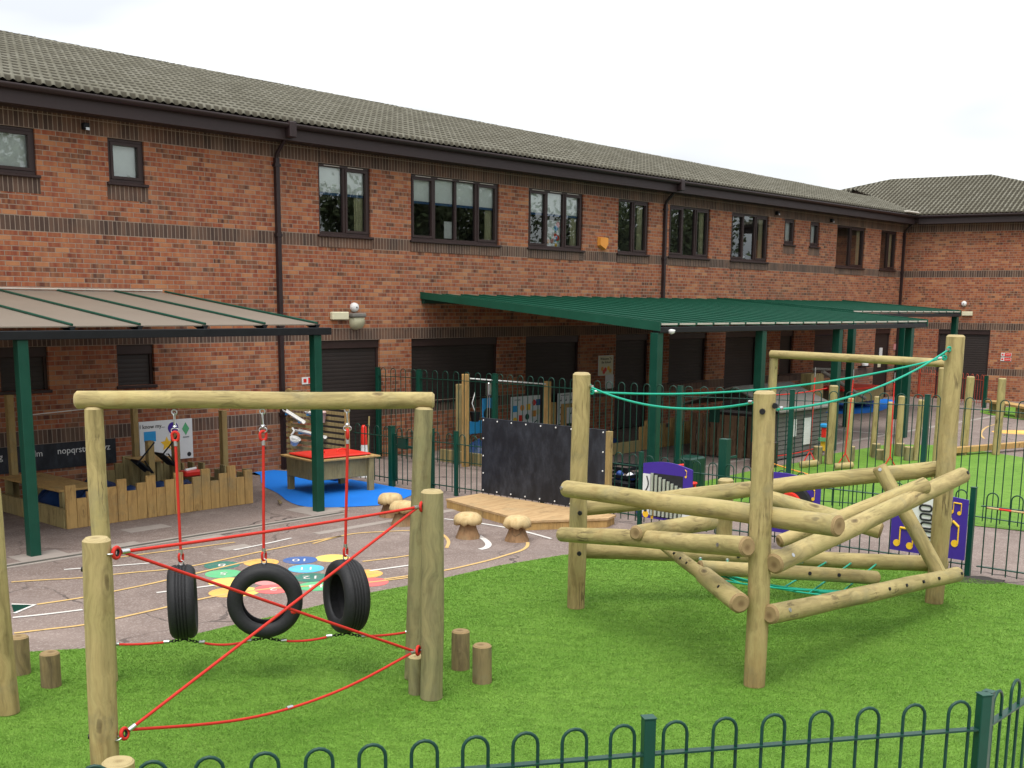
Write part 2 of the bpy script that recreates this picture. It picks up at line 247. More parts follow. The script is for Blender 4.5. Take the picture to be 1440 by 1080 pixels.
# turf
def turf_mat(name,island):
    M=NM(name,.75,.18); g=M.n('NewGeometry'); v=g.outputs['Position']
    a=M.noise(v,.9,5,.6); mp=M.n('Mapping',Scale=(1,1.6,1)); mp.inputs['Rotation'].default_value=(0,0,.5); M.set(mp,'i0',v); b=M.noise(mp.outputs[0],5.5,5,.65); f=M.noise(v,90,3,.7)
    c=M.mix(M.ma('MULTIPLY',M.ma('SUBTRACT',a,.3),2.4,clamp=True),(.126,.268,.030,1),(.184,.335,.048,1))
    c=M.mix(M.ma('MULTIPLY',M.ma('SUBTRACT',b,.44),3.0,clamp=True),c,(.096,.200,.022,1))
    if island:
        r=g.outputs['Random Per Island']; c=M.mix(M.ma('MULTIPLY',r,.6),c,M.mix(1.0,c,(.86,.89,.86,1),'MULTIPLY')); c=M.mix(M.ma('MULTIPLY',M.ma('GREATER_THAN',r,.9),.5),c,(.33,.43,.12,1))
    else:
        c=M.mix(M.ma('MULTIPLY',M.ma('SUBTRACT',f,.4),2.2,clamp=True),c,M.mix(1.0,c,(.6,.66,.6,1),'MULTIPLY'))
        M.bump(f,.9,.02)
    M.col(c); return M.m
MT['turf']=turf_mat('artificial_turf',False); MT['blade']=turf_mat('turf_fibre',True)
# chalk board
M=NM('chalk_board',.6,.35); v=M.obj((1,1,.45)); a=M.noise(v,3.5,7,.7); b=M.noise(v,14,5,.7)
M.col(M.mix(M.ma('MULTIPLY',M.ma('MULTIPLY',M.ma('SUBTRACT',a,.42),2.2,clamp=True),b),(.010,.011,.015,1),(.085,.095,.12,1))); MT['chalk']=M.m
# glass
def glass_mat():
    m=bpy.data.materials.new('window_glass'); m.use_nodes=True; t=m.node_tree; t.nodes.clear()
    o=t.nodes.new('ShaderNodeOutputMaterial'); mixs=t.nodes.new('ShaderNodeMixShader'); tr=t.nodes.new('ShaderNodeBsdfTransparent'); gl=t.nodes.new('ShaderNodeBsdfGlossy'); fr_=t.nodes.new('ShaderNodeFresnel'); ad=t.nodes.new('ShaderNodeMath')
    tr.inputs[0].default_value=(.84,.88,.86,1); gl.inputs['Roughness'].default_value=.01; gl.inputs[0].default_value=(.9,.95,.95,1); fr_.inputs[0].default_value=1.5
    ad.operation='MULTIPLY_ADD'; ad.inputs[1].default_value=2.0; ad.inputs[2].default_value=.03
    t.links.new(fr_.outputs[0],ad.inputs[0]); t.links.new(ad.outputs[0],mixs.inputs[0]); t.links.new(tr.outputs[0],mixs.inputs[1]); t.links.new(gl.outputs[0],mixs.inputs[2]); t.links.new(mixs.outputs[0],o.inputs[0]); return m
MT['glass']=glass_mat()
M=NM('bronze_polycarbonate',.45,.4); v=M.obj(); M.col(M.mix(M.noise(v,1.2,6,.7),(.155,.128,.100,1),(.210,.175,.138,1))); MT['poly']=M.m
MT['tarp']=paint('blue_tarpaulin_cloth',(.016,.042,.125),.4,.25,sc=9,bump=.4)
MT['bark']=paint('tree_bark',(.07,.055,.04),.9,.25,sc=8,bump=.6)
M=NM('leaf_green',.7,.3); g=M.n('NewGeometry'); M.col(M.mix(g.outputs['Random Per Island'],(.030,.050,.014,1),(.085,.105,.035,1))); MT['leaf']=M.m
MT['flash']=paint('pale_flashing',(.50,.46,.40),.6,.15)

# ---------------------------------------------------------------- mesh helpers
class MB:
    def __init__(s): s.v=[]; s.f=[]; s.mi=[]; s.sm=[]
    def add(s,vs,fs,mi=0,sm=False,M=None):
        o=len(s.v); s.v+= [tuple(M@Vector(p)) if M else tuple(p) for p in vs]
        s.f+=[tuple(i+o for i in f) for f in fs]; s.mi+=[mi]*len(fs); s.sm+=[sm]*len(fs); return s
    def box(s,x0,x1,y0,y1,z0,z1,mi=0,M=None,bev=0):
        if bev:
            bm=bmesh.new(); bmesh.ops.create_cube(bm,size=1)
            for v in bm.verts: v.co=Vector(((x0+x1)/2+v.co.x*(x1-x0),(y0+y1)/2+v.co.y*(y1-y0),(z0+z1)/2+v.co.z*(z1-z0)))
            bmesh.ops.bevel(bm,geom=bm.edges[:],offset=bev,segments=1,affect='EDGES')
            bm.verts.index_update(); s.add([v.co[:] for v in bm.verts],[[v.index for v in f.verts] for f in bm.faces],mi,False,M); bm.free(); return s
        return s.add([(x0,y0,z0),(x1,y0,z0),(x1,y1,z0),(x0,y1,z0),(x0,y0,z1),(x1,y0,z1),(x1,y1,z1),(x0,y1,z1)],[(0,3,2,1),(4,5,6,7),(0,1,5,4),(1,2,6,5),(2,3,7,6),(3,0,4,7)],mi,False,M)
    def cyl(s,p0,p1,r0,r1=None,n=12,mi=0,caps=True,sm=True):
        r1=r0 if r1 is None else r1; A=axis_m(p0,p1); L=(Vector(p1)-Vector(p0)).length
        vs=[];
        for z,r in ((0,r0),(L,r1)):
            vs+=[A@Vector((r*math.cos(2*math.pi*i/n),r*math.sin(2*math.pi*i/n),z)) for i in range(n)]
        s.add(vs,[(i,(i+1)%n,n+(i+1)%n,n+i) for i in range(n)],mi,sm)
        if caps: s.add(vs,[tuple(range(n))[::-1],tuple(range(n,2*n))],mi,False)
        return s
    def tube(s,pts,r,n=8,mi=0,closed=False):
        pts=[Vector(p) for p in pts]; m=len(pts); vs=[]; up=None
        for i,p in enumerate(pts):
            a=pts[(i-1)%m] if (closed or i>0) else p; b=pts[(i+1)%m] if (closed or i<m-1) else p
            d=(b-a).normalized(); 
            if up is None: up=Vector((0,0,1)) if abs(d.z)<.9 else Vector((1,0,0))
            x=d.cross(up).normalized(); up=x.cross(d).normalized()
            vs+=[p+(x*math.cos(2*math.pi*k/n)+up*math.sin(2*math.pi*k/n))*(r if not callable(r) else r(i/(m-1))) for k in range(n)]
        fs=[]
        for i in range(m if closed else m-1):
            j=(i+1)%m
            fs+=[(i*n+k,i*n+(k+1)%n,j*n+(k+1)%n,j*n+k) for k in range(n)]
        s.add(vs,fs,mi,True)
        if not closed: s.add(vs[:n]+vs[-n:],[tuple(range(n))[::-1],tuple(range(n,2*n))],mi,False)
        return s
    def lathe(s,prof,n=24,mi=0,M=None,closed=False):
        vs=[(r*math.cos(2*math.pi*i/n),r*math.sin(2*math.pi*i/n),z) for i in range(n) for r,z in prof]; m=len(prof)
        fs=[(i*m+k,((i+1)%n)*m+k,((i+1)%n)*m+(k+1)%m,i*m+(k+1)%m) for i in range(n) for k in range(m if closed else m-1)]
        s.add(vs,fs,mi,True,M)
        if not closed:
            for k,rev in ((0,True),(m-1,False)):
                if prof[k][0]>1e-4: 
                    ring=[i*m+k for i in range(n)]; s.add(vs,[tuple(ring[::-1] if rev else ring)],mi,False,M)
        return s
    def prism(s,poly,z0,z1,mi=0,M=None):
        n=len(poly); vs=[(x,y,z0) for x,y in poly]+[(x,y,z1) for x,y in poly]
        return s.add(vs,[tuple(range(n))[::-1],tuple(range(n,2*n))]+[(i,(i+1)%n,n+(i+1)%n,n+i) for i in range(n)],mi,False,M)
    def torus(s,R0,r,n=20,k=8,mi=0,M=None,stretch=0):
        prof=[]; vs=[]; 
        for i in range(n):
            a=2*math.pi*i/n; sy=stretch*(1 if math.sin(a)>=0 else -1)
            for j in range(k):
                b=2*math.pi*j/k; q=R0+r*math.cos(b); vs.append((q*math.cos(a),q*math.sin(a)+sy,r*math.sin(b)))
        s.add(vs,[(i*k+j,((i+1)%n)*k+j,((i+1)%n)*k+(j+1)%k,i*k+(j+1)%k) for i in range(n) for j in range(k)],mi,True,M); return s
    def build(s,name,mats,parent=None,M=None,**tags):
        me=bpy.data.meshes.new(name); me.from_pydata(s.v,[],s.f)
        mats=mats if isinstance(mats,(list,tuple)) else [mats]
        for m in mats: me.materials.append(MT[m] if isinstance(m,str) else m)
        me.polygons.foreach_set('material_index',s.mi); me.polygons.foreach_set('use_smooth',s.sm)
        me.validate(); me.update()
        if name!='pane': bm=bmesh.new(); bm.from_mesh(me); bmesh.ops.recalc_face_normals(bm,faces=bm.faces); bm.to_mesh(me); bm.free()
        return link(me,name,parent,M,**tags)
def link(me,name,parent=None,M=None,**tags):
    o=bpy.data.objects.new(name,me); COL.objects.link(o)
    if parent: o.parent=parent
    if M is not None: o.matrix_local=M
    for k,v in tags.items(): o[k]=v
    return o
def thing(name,label,cat,M=None,group=None):
    o=bpy.data.objects.new(name,None); COL.objects.link(o); o.matrix_world=M or Matrix(); o.empty_display_size=.2
    o['label']=label; o['category']=cat
    if group: o['group']=group
    return o
def tagd(label,cat,group=None):
    d=dict(label=label,category=cat)
    if group: d['group']=group
    return d
ST=dict(kind='structure')
def inv(M): return M.inverted()

# log: a peeled round timber, local Z along its length
def log_mb(L,r,r2=None,n=22,ch=.018,seed=0,mats=(0,1),wob=.004):
    r2=r2 or r; b=MB(); seg=max(3,int(L/.12)); rings=[(0,r-ch)]
    zs=[ch+(L-2*ch)*i/seg for i in range(seg+1)]
    rings+=[(z,r+(r2-r)*z/L) for z in zs]+[(L,r2-ch)]
    vs=[]
    for z,rr in rings:
        for i in range(n):
            a=2*math.pi*i/n; q=rr*(1+.055*noise.noise(Vector((math.cos(a)*1.1,math.sin(a)*1.1,z*1.5+seed*9.1)))+.012*noise.noise(Vector((math.cos(a)*4,math.sin(a)*4,z*9+seed))))
            wx=wob*noise.noise(Vector((z*.9,seed*3.3,0)))*3; wy=wob*noise.noise(Vector((z*.9,seed*3.3,7)))*3
            vs.append((q*math.cos(a)+wx,q*math.sin(a)+wy,z))
    m=len(rings)
    b.add(vs,[(j*n+i,j*n+(i+1)%n,(j+1)*n+(i+1)%n,(j+1)*n+i) for j in range(1,m-2) for i in range(n)],mats[0],True)
    b.add(vs,[(j*n+i,j*n+(i+1)%n,(j+1)*n+(i+1)%n,(j+1)*n+i) for j in (0,m-2) for i in range(n)],mats[1],False)
    b.add(vs,[tuple(range(n))[::-1],tuple(range((m-1)*n,m*n))],mats[1],False)
    return b
SEED=[0]
def log(name,p0,p1,r,parent,r2=None,mats=('log','end'),ch=.018,**tags):
    SEED[0]+=1; p0=Vector(p0);p1=Vector(p1)
    M=axis_m(p0,p1,SEED[0]*1.7); b=log_mb((p1-p0).length,r,r2,seed=SEED[0],ch=ch)
    if parent is not None: M=parent.matrix_world.inverted()@M
    return b.build(name,list(mats),parent,M,**tags)
def wbuild(b,name,mats,parent,**tags):      # mesh given in world coordinates, parented under a thing
    return b.build(name,mats,parent,parent.matrix_world.inverted(),**tags)
def catenary(a,b,sag,n=18):
    a=Vector(a);b=Vector(b); return [a.lerp(b,i/n)-Vector((0,0,sag*4*(i/n)*(1-i/n))) for i in range(n+1)]
def text_mesh(s,size,align='CENTER',ext=.0):
    c=bpy.data.curves.new('lettering','FONT'); c.body=s; c.size=size; c.align_x=align; c.align_y='CENTER'; c.extrude=ext; c.resolution_u=3
    o=bpy.data.objects.new('lettering',c); COL.objects.link(o); dg=bpy.context.evaluated_depsgraph_get(); me=bpy.data.meshes.new_from_object(o.evaluated_get(dg)); bpy.data.objects.remove(o); bpy.data.curves.remove(c); return me
def text(name,s,size,mat,parent,M,align='CENTER',ext=.0015,**tags):
    me=text_mesh(s,size,align,ext); me.materials.clear(); me.materials.append(MT[mat]); me.name=name; return link(me,name,parent,M,**tags)
RX=Matrix.Rotation(rad(90),4,'X')

# ================================================================ GROUND
b=MB(); b.add([(-400,-400,0),(400,-400,0),(400,400,0),(-400,400,0)],[(0,1,2,3)]); b.build('ground','asphalt',**ST,label='reddish brown worn asphalt playground')
def smooth_poly(pts,it=2,closed=True):
    for _ in range(it):
        q=[]; n=len(pts)
        rng=range(n) if closed else range(n-1)
        if not closed: q.append(pts[0])
        for i in rng:
            a=Vector(pts[i]);c=Vector(pts[(i+1)%n]); q+=[tuple(a*.75+c*.25),tuple(a*.25+c*.75)]
        if not closed: q.append(pts[-1])
        pts=q
    return pts
def sheet(name,poly,z,mat,h=.0,edge=None,**tags):
    bm=bmesh.new(); vs=[bm.verts.new((x,y,z)) for x,y in poly]; f=bm.faces.new(vs); bmesh.ops.triangulate(bm,faces=[f])
    me=bpy.data.meshes.new(name); 
    for fc in bm.faces:
        if fc.normal.z<0: fc.normal_flip()
    bm.to_mesh(me); bm.free(); me.materials.append(MT[mat]); return link(me,name,**tags)
far_edge=((-4.681,9.425),(-4.438,9.695),(-4.113,9.81),(-3.593,9.933),(-3.093,10.17),(-2.638,10.706),(-2.125,11.244),(-1.505,11.991),(-0.937,12.492),(-0.161,13.336),(0.618,13.957))
TURF=[(-6.5,9.0)]+list(far_edge)+[(1.5,14.35),(2.6,14.35),(3.6,13.95),(4.418,13.376),(4.865,13.357),(5.2,12.939),(5.714,12.586),(6.35,12.0),(7.3,11.15),(2.60,6.02),(0.6,5.55),(-1.5,5.05),(-3.4,4.6),(-6.5,3.9)]
sheet('lawn',TURF,.012,'turf',**ST,label='bright green artificial turf around the log climbing frames')
def rib(name,pts,wd,mat,z=.006,closed=False):
    pts=[Vector((p[0],p[1])) for p in pts]; L=[];Rr=[]; n=len(pts)
    for i,p in enumerate(pts):
        a=pts[(i-1)%n] if closed or i else p; c=pts[(i+1)%n] if closed or i<n-1 else p
        d=(c-a).normalized(); q=Vector((-d.y,d.x))*wd/2; L.append((p+q)); Rr.append(p-q)
    b=MB(); m=n if closed else n-1
    b.add([(v.x,v.y,z) for v in L]+[(v.x,v.y,z) for v in Rr],[(i,(i+1)%n,n+(i+1)%n,n+i) for i in range(m)]); return b.build(name,mat,**ST)
def bsheet(name,so,z,mat,sm=0,**t):
    p=[tuple(bw(s,o)[:2]) for s,o in so]; 
    if sm: p=smooth_poly(p,sm)
    return sheet(name,p,z,mat,**t)
FT=[(15.55,6.9),(17.2,6.35),(19,6.25),(21,6.3),(22.2,6.1),(25,6.2),(25.7,7.1),(25.45,7.9),(24.8,9.3),(24.5,14),(16.7,14),(16.45,11.6),(15.9,8.6)]
FTW=[tuple(bw(s,o)[:2]) for s,o in FT]
sheet('far_lawn',FTW,.010,'turf',**ST,label='far area of green artificial turf beyond the tall fence')
bsheet('lawn_patch',[(35.0,4.3),(33.9,5.4),(33.1,6.9),(34,9),(38,9),(39,6),(37.5,4.2)],.010,'turf',2,**ST)
BLUE=((12.35,0.02),(11.39,1.41),(11.27,1.82),(11.11,2.27),(10.76,2.97),(10.64,3.48),(10.81,3.78),(11.21,4.05),(11.6,4.25),(12.01,4.12),(12.73,3.76))
bsheet('blue_rubber_surface',[(11.9,.0)]+list(BLUE)+[(12.93,3.4),(12.93,0)],.008,'rubber',1,**ST,label='bright blue wavy rubber safety surface by the play table')
bsheet('blue_rubber_surface',((31.0,0.6),(31.0,1.6),(31.6,2.3),(33.0,2.3),(34.4,1.9),(36.0,1.5),(37.5,0.6),(37.5,0.02),(31.5,0.02)),.008,'rubber',1,**ST)
# drainage channel and pale kerb along the left canopy
def kerb(s0,s1,o0,o1,z,mat,name): 
    b=MB(); b.prism([tuple(bw(s0,o0)[:2]),tuple(bw(s1,o0)[:2]),tuple(bw(s1,o1)[:2]),tuple(bw(s0,o1)[:2])],0,z); return b.build(name,mat,**ST)
kerb(1,10.75,4.27,4.33,.012,'drain','drain_channel'); kerb(1,10.75,4.34,4.41,.009,'slab','kerb'); kerb(1,10.75,4.19,4.26,.009,'slab','kerb')
kerb(6.0,6.6,3.8,4.18,.005,'slab','pavement_slab'); kerb(10.3,11.0,3.5,4.15,.005,'slab','pavement_slab')
for x,y,a,c in ((8.11,3.35,0.62,0.28),(8.3,4.5,0.5,0.2),(7.27,4.17,0.55,0.3),(6.53,4.25,0.5,0.25),(8.23,5.25,0.4,0.2)):
    kerb(x-a/2,x+a/2,y-c/2,y+c/2,.003,'slab','pavement_slab')
kerb(9.5,40,5.2,5.35,.004,'slab','pavement_slab')
def worn(name,c1,c2,k=.50):
    M=NM(name,.9,.2); v=M.obj(); w_=M.ma('MULTIPLY',M.ma('SUBTRACT',M.noise(v,7,6,.75),k),4.0,clamp=True); sp=M.ma('MULTIPLY',M.ma('SUBTRACT',M.noise(v,60,3,.7),.5),2.0,clamp=True)
    M.col(M.mix(M.ma('MAXIMUM',M.ma('MULTIPLY',w_,.8),M.ma('MULTIPLY',sp,.6)),M.mix(M.noise(v,3,4),rgb(c1),rgb(c2)),(.21,.155,.135,1))); M.bump(M.noise(v,90,3),.4,.004); return M.m
# painted lines
MT['pyel']=worn('worn_yellow_line',(.45,.29,.12),(.62,.42,.16),.52); MT['pwhi']=worn('worn_white_line',(.50,.47,.43),(.70,.68,.64),.52)
for mat,wd,P in (('pyel',.045,((-5.471,12.347),(-5.173,12.458),(-4.793,12.558),(-4.286,12.873),(-3.981,12.993),(-3.661,13.264),(-3.349,13.704),(-2.873,14.351),(-2.258,15.064))),
 ('pyel',.045,((-4.811,11.411),(-4.6,11.577),(-4.455,11.699),(-4.225,11.98),(-4.005,12.241),(-3.807,12.513),(-3.44,13.052),(-3.067,13.597))),
 ('pyel',.045,((-4.602,10.374),(-4.333,10.526),(-4.073,10.657),(-3.856,10.892),(-3.656,11.136),(-3.469,11.362),(-3.239,11.685),(-2.937,11.967),(-2.461,12.237),(-1.711,12.396),(-1.117,12.756))),
 ('pyel',.045,((-4.805,13.562),(-4.575,13.771),(-4.179,14.078),(-3.558,14.586))),
 ('pyel',.045,((-2.546,14.543),(-2.337,14.966),(-2.097,15.266),(-1.728,15.382),(-1.353,15.5),(-1.038,15.415),(-0.898,15.177),(-0.809,14.758),(-0.823,14.356))),
 ('pyel',.045,((-1.425,12.641),(-1.124,12.843),(-0.767,13.089),(-0.252,13.678),(-0.039,14.01),(0.121,14.227),(0.204,14.49),(0.207,14.759))),
 ('pyel',.045,((-1.779,13.535),(-1.5,13.704),(-1.217,13.918))),
 ('pwhi',.045,((-4.843,10.909),(-4.598,11.023),(-4.28,11.222))),('pwhi',.045,((-5.13,12.964),(-4.704,13.146),(-4.231,13.354))),('pwhi',.045,((-3.758,11.936),(-3.503,12.102),(-3.203,12.305))),
 ('pwhi',.045,((-3.454,14.11),(-3.168,14.47),(-2.885,14.893))),('pwhi',.045,((-1.635,13.054),(-1.405,13.209),(-1.131,13.409))),('pwhi',.08,((-0.442,15.15),(-0.341,14.871),(-0.288,14.601),(-0.32,14.379),(-0.398,14.289))),
 ('pyel',.06,((30.79,6.25),(29.6,6.56),(28.57,6.92),(27.54,7.39)) and None),('pwhi',.05,((-0.969,16.368),(-0.604,16.166),(-0.196,15.865),(0.196,15.474),(0.52,15.005))),
 ('pyel',.05,((12.886,30.895),(12.422,30.307),(11.86,29.222),(11.426,28.218),(11.203,27.441))),('pwhi',.05,((8.162,29.236),(8.476,28.766),(9.087,28.178)))):
    if P: rib('painted_line',smooth_poly(P,2,False),wd,mat)
P=((-5.073,11.416),(-4.827,11.397),(-4.896,11.065)); sheet('painted_arrow',P,.004,'dgreen',**ST); rib('painted_arrow_outline',P,.04,'pwhi',.006,False)
MT['p1']=worn('paint_dark_green',(.02,.12,.09),(.05,.2,.15)); MT['p2']=worn('paint_green',(.06,.36,.15),(.16,.45,.22)); MT['p3']=worn('paint_yellow',(.72,.50,.08),(.75,.60,.2)); MT['p4']=worn('paint_orange',(.7,.34,.05),(.72,.42,.14))
MT['p5']=worn('paint_blue',(.03,.08,.25),(.07,.15,.36)); MT['p6']=worn('paint_light_blue',(.05,.38,.62),(.14,.46,.68)); MT['p7']=worn('paint_red',(.62,.08,.09),(.66,.18,.16)); MT['p8']=worn('paint_pink',(.58,.2,.2),(.62,.3,.28))
for i,((x,y),m,t) in enumerate(zip(((-3.397,13.273),(-3.274,12.846),(-3.13,12.445),(-3.008,11.986),(-2.887,12.023),(-2.971,13.441),(-2.534,13.583),(-2.383,13.139),(-2.254,12.703),(-2.122,12.295),(-2.646,12.508),(-2.563,12.151),(-2.167,13.713),(-1.674,12.911),(-1.565,12.507)),('p1','p2','p3','p4','p3','p4','p5','p6','p1','p2','p8','p7','p3','p4','p7'),('8','5','','','','','10','11','12','13','','2','','',''))):
    b=MB(); b.prism([(x+.205*math.cos(a*math.pi/16),y+.205*math.sin(a*math.pi/16)) for a in range(32)],0,.003+.0004*(i%4)); o=b.build('painted_number_circle',m,**ST)
    if t: text('painted_number',t,.20,'pwhi',o,Matrix.Translation((x,y,.0062))@Matrix.Rotation(rad(8),4,'Z')@Matrix.Rotation(rad(180),4,'Z'),ext=0)
x,y=(12.776,28.97); b=MB(); b.prism([(x+.75*math.cos(a*math.pi/16),y+.5*math.sin(a*math.pi/16)) for a in range(32)],0,.004); b.build('painted_sun','p4',**ST); b=MB(); b.prism([(x+.3+.45*math.cos(a*math.pi/16),y+.3*math.sin(a*math.pi/16)) for a in range(32)],0,.006); b.build('painted_sun','p3',**ST)
x,y=(5.307,12.839); b=MB(); b.prism([(x+.3*math.cos(a*math.pi/8)*(1+.3*math.sin(a*5)),y+.2*math.sin(a*math.pi/8)) for a in range(16)],0,.014); b.build('dark_soil_patch','soil',**ST)
# pale paving outside the fence at the right
sheet('paving',[(2.66,5.9),(7.4,11.0),(14,9),(9,2),(2.7,4)],.006,'pave',**ST)

# ================================================================ BUILDING
BD=thing('school_building','two storey red brick school with brown windows and grey tiled roof','building',BM)
L1=0.0; TOPZ=5.95
def wall_mesh(x0,x1,z0,z1,holes,depth=.10):
    b=MB(); xs=sorted({x0,x1,*[h[0] for h in holes],*[h[1] for h in holes]}); zs=sorted({z0,z1,*[h[2] for h in holes],*[h[3] for h in holes]})
    for i in range(len(xs)-1):
        for j in range(len(zs)-1):
            cx=(xs[i]+xs[i+1])/2; cz=(zs[j]+zs[j+1])/2
            if any(h[0]<cx<h[1] and h[2]<cz<h[3] for h in holes): continue
            b.add([(xs[i],0,zs[j]),(xs[i+1],0,zs[j]),(xs[i+1],0,zs[j+1]),(xs[i],0,zs[j+1])],[(0,1,2,3)])
    for a,c,z,t in holes:
        b.add([(a,0,z),(c,0,z),(c,0,t),(a,0,t),(a,depth,z),(c,depth,z),(c,depth,t),(a,depth,t)],[(0,4,5,1),(1,5,6,2),(2,6,7,3),(3,7,4,0)])
    return b
ZW0,ZW1=4.29,5.565
WINS=[(7.50,8.51,4.89,ZW1,1,0),(9.68,10.31,4.89,ZW1,1,0),(13.83,15.08,ZW0,ZW1,2,1),(16.13,18.69,ZW0,ZW1,4,1),(19.64,21.55,ZW0,ZW1,3,1),(22.89,24.14,ZW0,ZW1,2,0),(25.03,26.90,ZW0,ZW1,3,0),(27.97,29.93,ZW0,ZW1,3,0),(30.83,31.44,4.84,ZW1,1,0),(32.36,32.95,4.84,ZW1,1,0),(34.08,36.0,ZW0,ZW1,2,0),(37.17,38.36,ZW0,ZW1,2,0)]
SHUT=[(7.75,8.51,1.68,2.34),(9.66,10.33,1.68,2.34),(13.77,15.28,.0,2.34),(16.12,18.69,1.065,2.34),(19.60,21.52,.0,2.34),(22.92,24.3,0,2.34),(25.2,26.96,1.065,2.34),(27.9,29.6,0,2.34),(30.9,31.7,1.065,2.34),(33.0,34.9,1.065,2.34),(37.2,38.4,0,2.34)]
wall_mesh(0,SC,0,TOPZ,[h[:4] for h in WINS]+[(a,c,z,t) for a,c,z,t in SHUT]).build('wall','brick',BD)
# side wing
inv2=BM.inverted()@B2
W2L=6.6; SH2=[(1.27,2.93,0,2.34)]
wall_mesh(0,W2L,0,TOPZ,SH2).build('wall','brick',BD,inv2)
b=MB(); b.add([(W2L,0,0),(W2L,10,0),(W2L,10,TOPZ),(W2L,0,TOPZ)],[(0,1,2,3)]); b.build('wall','brick',BD,inv2)
b=MB(); b.add([(0,0,0),(0,11,0),(0,11,TOPZ),(0,0,TOPZ)],[(0,1,2,3)]); b.add([(0,11,0),(SC,11,0),(SC,11,TOPZ),(0,11,TOPZ)],[(0,1,2,3)]); b.build('wall','brick',BD)
b=MB(); b.add([(0,2.2,3.4),(SC,2.2,3.4),(SC,2.2,TOPZ),(0,2.2,TOPZ)],[(0,1,2,3)]); b.add([(SC-.06,.02,3.4),(SC-.06,2.2,3.4),(SC-.06,2.2,TOPZ),(SC-.06,.02,TOPZ)],[(0,1,2,3)]); b.add([(0,.12,5.85),(SC,.12,5.85),(SC,2.2,5.85),(0,2.2,5.85)],[(0,1,2,3)]); b.add([(0,.12,4.0),(SC,.12,4.0),(SC,2.2,4.0),(0,2.2,4.0)],[(0,1,2,3)]); b.build('inner_wall','room',BD)
def make_window(x0,x1,z0,z1,n,deco,i):
    b=MB(); y0,y1=.035,.10; fw=.055; W=x1-x0; ms=.03
    b.box(x0,x1,y0,y1,z1-fw,z1,bev=.006); b.box(x0,x1,y0,y1,z0,z0+fw,bev=.006); b.box(x0,x0+fw,y0+.001,y1,z0+fw,z1-fw); b.box(x1-fw,x1,y0+.001,y1,z0+fw,z1-fw)
    xs=[x0+fw+(W-2*fw)*k/n for k in range(n+1)]
    for k in range(1,n): b.box(xs[k]-ms,xs[k]+ms,y0+.001,y1,z0+fw,z1-fw)
    op=[]
    for k in range(n):                                   # opening lights have an inner sash
        a=xs[k]+(ms if k else 0); c=xs[k+1]-(ms if k<n-1 else 0)
        if n==1 or k==n-1 or (n>=3 and k==0):
            for q in ((a,c,z1-fw-.045,z1-fw),(a,c,z0+fw,z0+fw+.045),(a,a+.045,z0+fw+.045,z1-fw-.045),(c-.045,c,z0+fw+.045,z1-fw-.045)): b.box(q[0],q[1],y0-.012,y1-.01,q[2],q[3])
    f=b.build('window','brown',BD)
    b=MB()
    for k in range(n): a_,c_=xs[k]+.01,xs[k+1]-.01; b.add([(a_,.075,z0+.04),(c_,.075,z0+.04),(c_,.075,z1-.04),(a_,.075,z1-.04)],[(0,1,2,3)])
    b.build('pane','glass',f)
    b=MB(); b.box(x0-.04,x1+.04,-.055,.035,z0-.045,z0-.002,bev=.008); b.build('sill','brown',f)
    b=MB()
    for k in range(n): 
        a=xs[k]+.10; c=xs[k+1]-.10
        if c-a>.08: b.box(a,c,y0-.008,y0-.001,z1-.035,z1-.022)
    b.build('trickle_vent','flash' if deco else 'brown',f)
    if deco:
        b=MB(); b.box(x0+.05,x1-.05,.112,.116,z1-.50,z1-.02); b.build('blind','blind',f)
        b=MB(); b.box(x0+.05,x1-.05,.111,.118,z1-.55,z1-.501); b.build('blind_edge','blueedge',f)
    if W>1.0:
        b=MB(); cw=.22
        pts_=[(x1-.06-cw+cw*t/10,.16+.02*math.sin(t*2.2)) for t in range(11)]
        b.add([(x,y,z0+.03) for x,y in pts_]+[(x,y,z1-.03) for x,y in pts_],[(t,t+1,12+t,11+t) for t in range(10)]); b.build('curtain','curtain',f)
    if n==1:
        b=MB(); b.box(x0+.02,x1-.02,.14,.145,z0+.02,z1-.02); b.build('frosted_film','blind',f)
    if z0>4.5:
        b=MB(); b.box(x0-.04,x1+.04,-.004,.04,z0-.27,z0-.046); b.build('brick_sill','soldier',f)
    else:
        b=MB(); b.box(x0-.03,x1+.03,-.012,.02,z0-.225,z0-.046); b.build('brick_sill','soldier',f)
    return f
for i,wn_ in enumerate(WINS): make_window(*wn_,i)
for (a,c,z,t),Mx in [(s,None) for s in SHUT]+[(SH2[0],inv2)]:
    b=MB(); b.box(a,c,.09,.12,z,t-.16); o=b.build('roller_shutter','shutter',BD,Mx)
    b=MB(); b.box(a+.001,c-.001,.035,.10,t-.16,t,bev=.01); b.build('shutter_box','brown',o)
    b=MB(); b.box(a,a+.05,.06,.10,z,t-.161); b.build('guide_rail','brown',o); b=MB(); b.box(c-.05,c,.06,.10,z,t-.161); b.build('guide_rail','brown',o)
    if z>1.5 or z==1.065:
        b=MB(); b.box(a-.03,c+.03,-.03,.06,z-.05,z-.001,bev=.006); b.build('sill','brown',o)
# downpipes
def downpipe(s,M=None,z0=.0,pf=BD):
    b=MB(); b.box(s-.04,s+.04,-.085,-.012,z0,5.55); 
    for z in (1,2.6,4.2,5.4): b.box(s-.06,s+.06,-.095,-.0,z,z+.05)
    b.tube([(s,-.05,5.54),(s,-.07,5.62),(s,-.26,5.80),(s,-.44,5.95)],.036,8); b.box(s-.075,s+.075,-.56,-.39,5.86,6.12,bev=.01)
    b.build('downpipe','dpipe',pf,M)
downpipe(12.87); downpipe(24.78); downpipe(38.85)
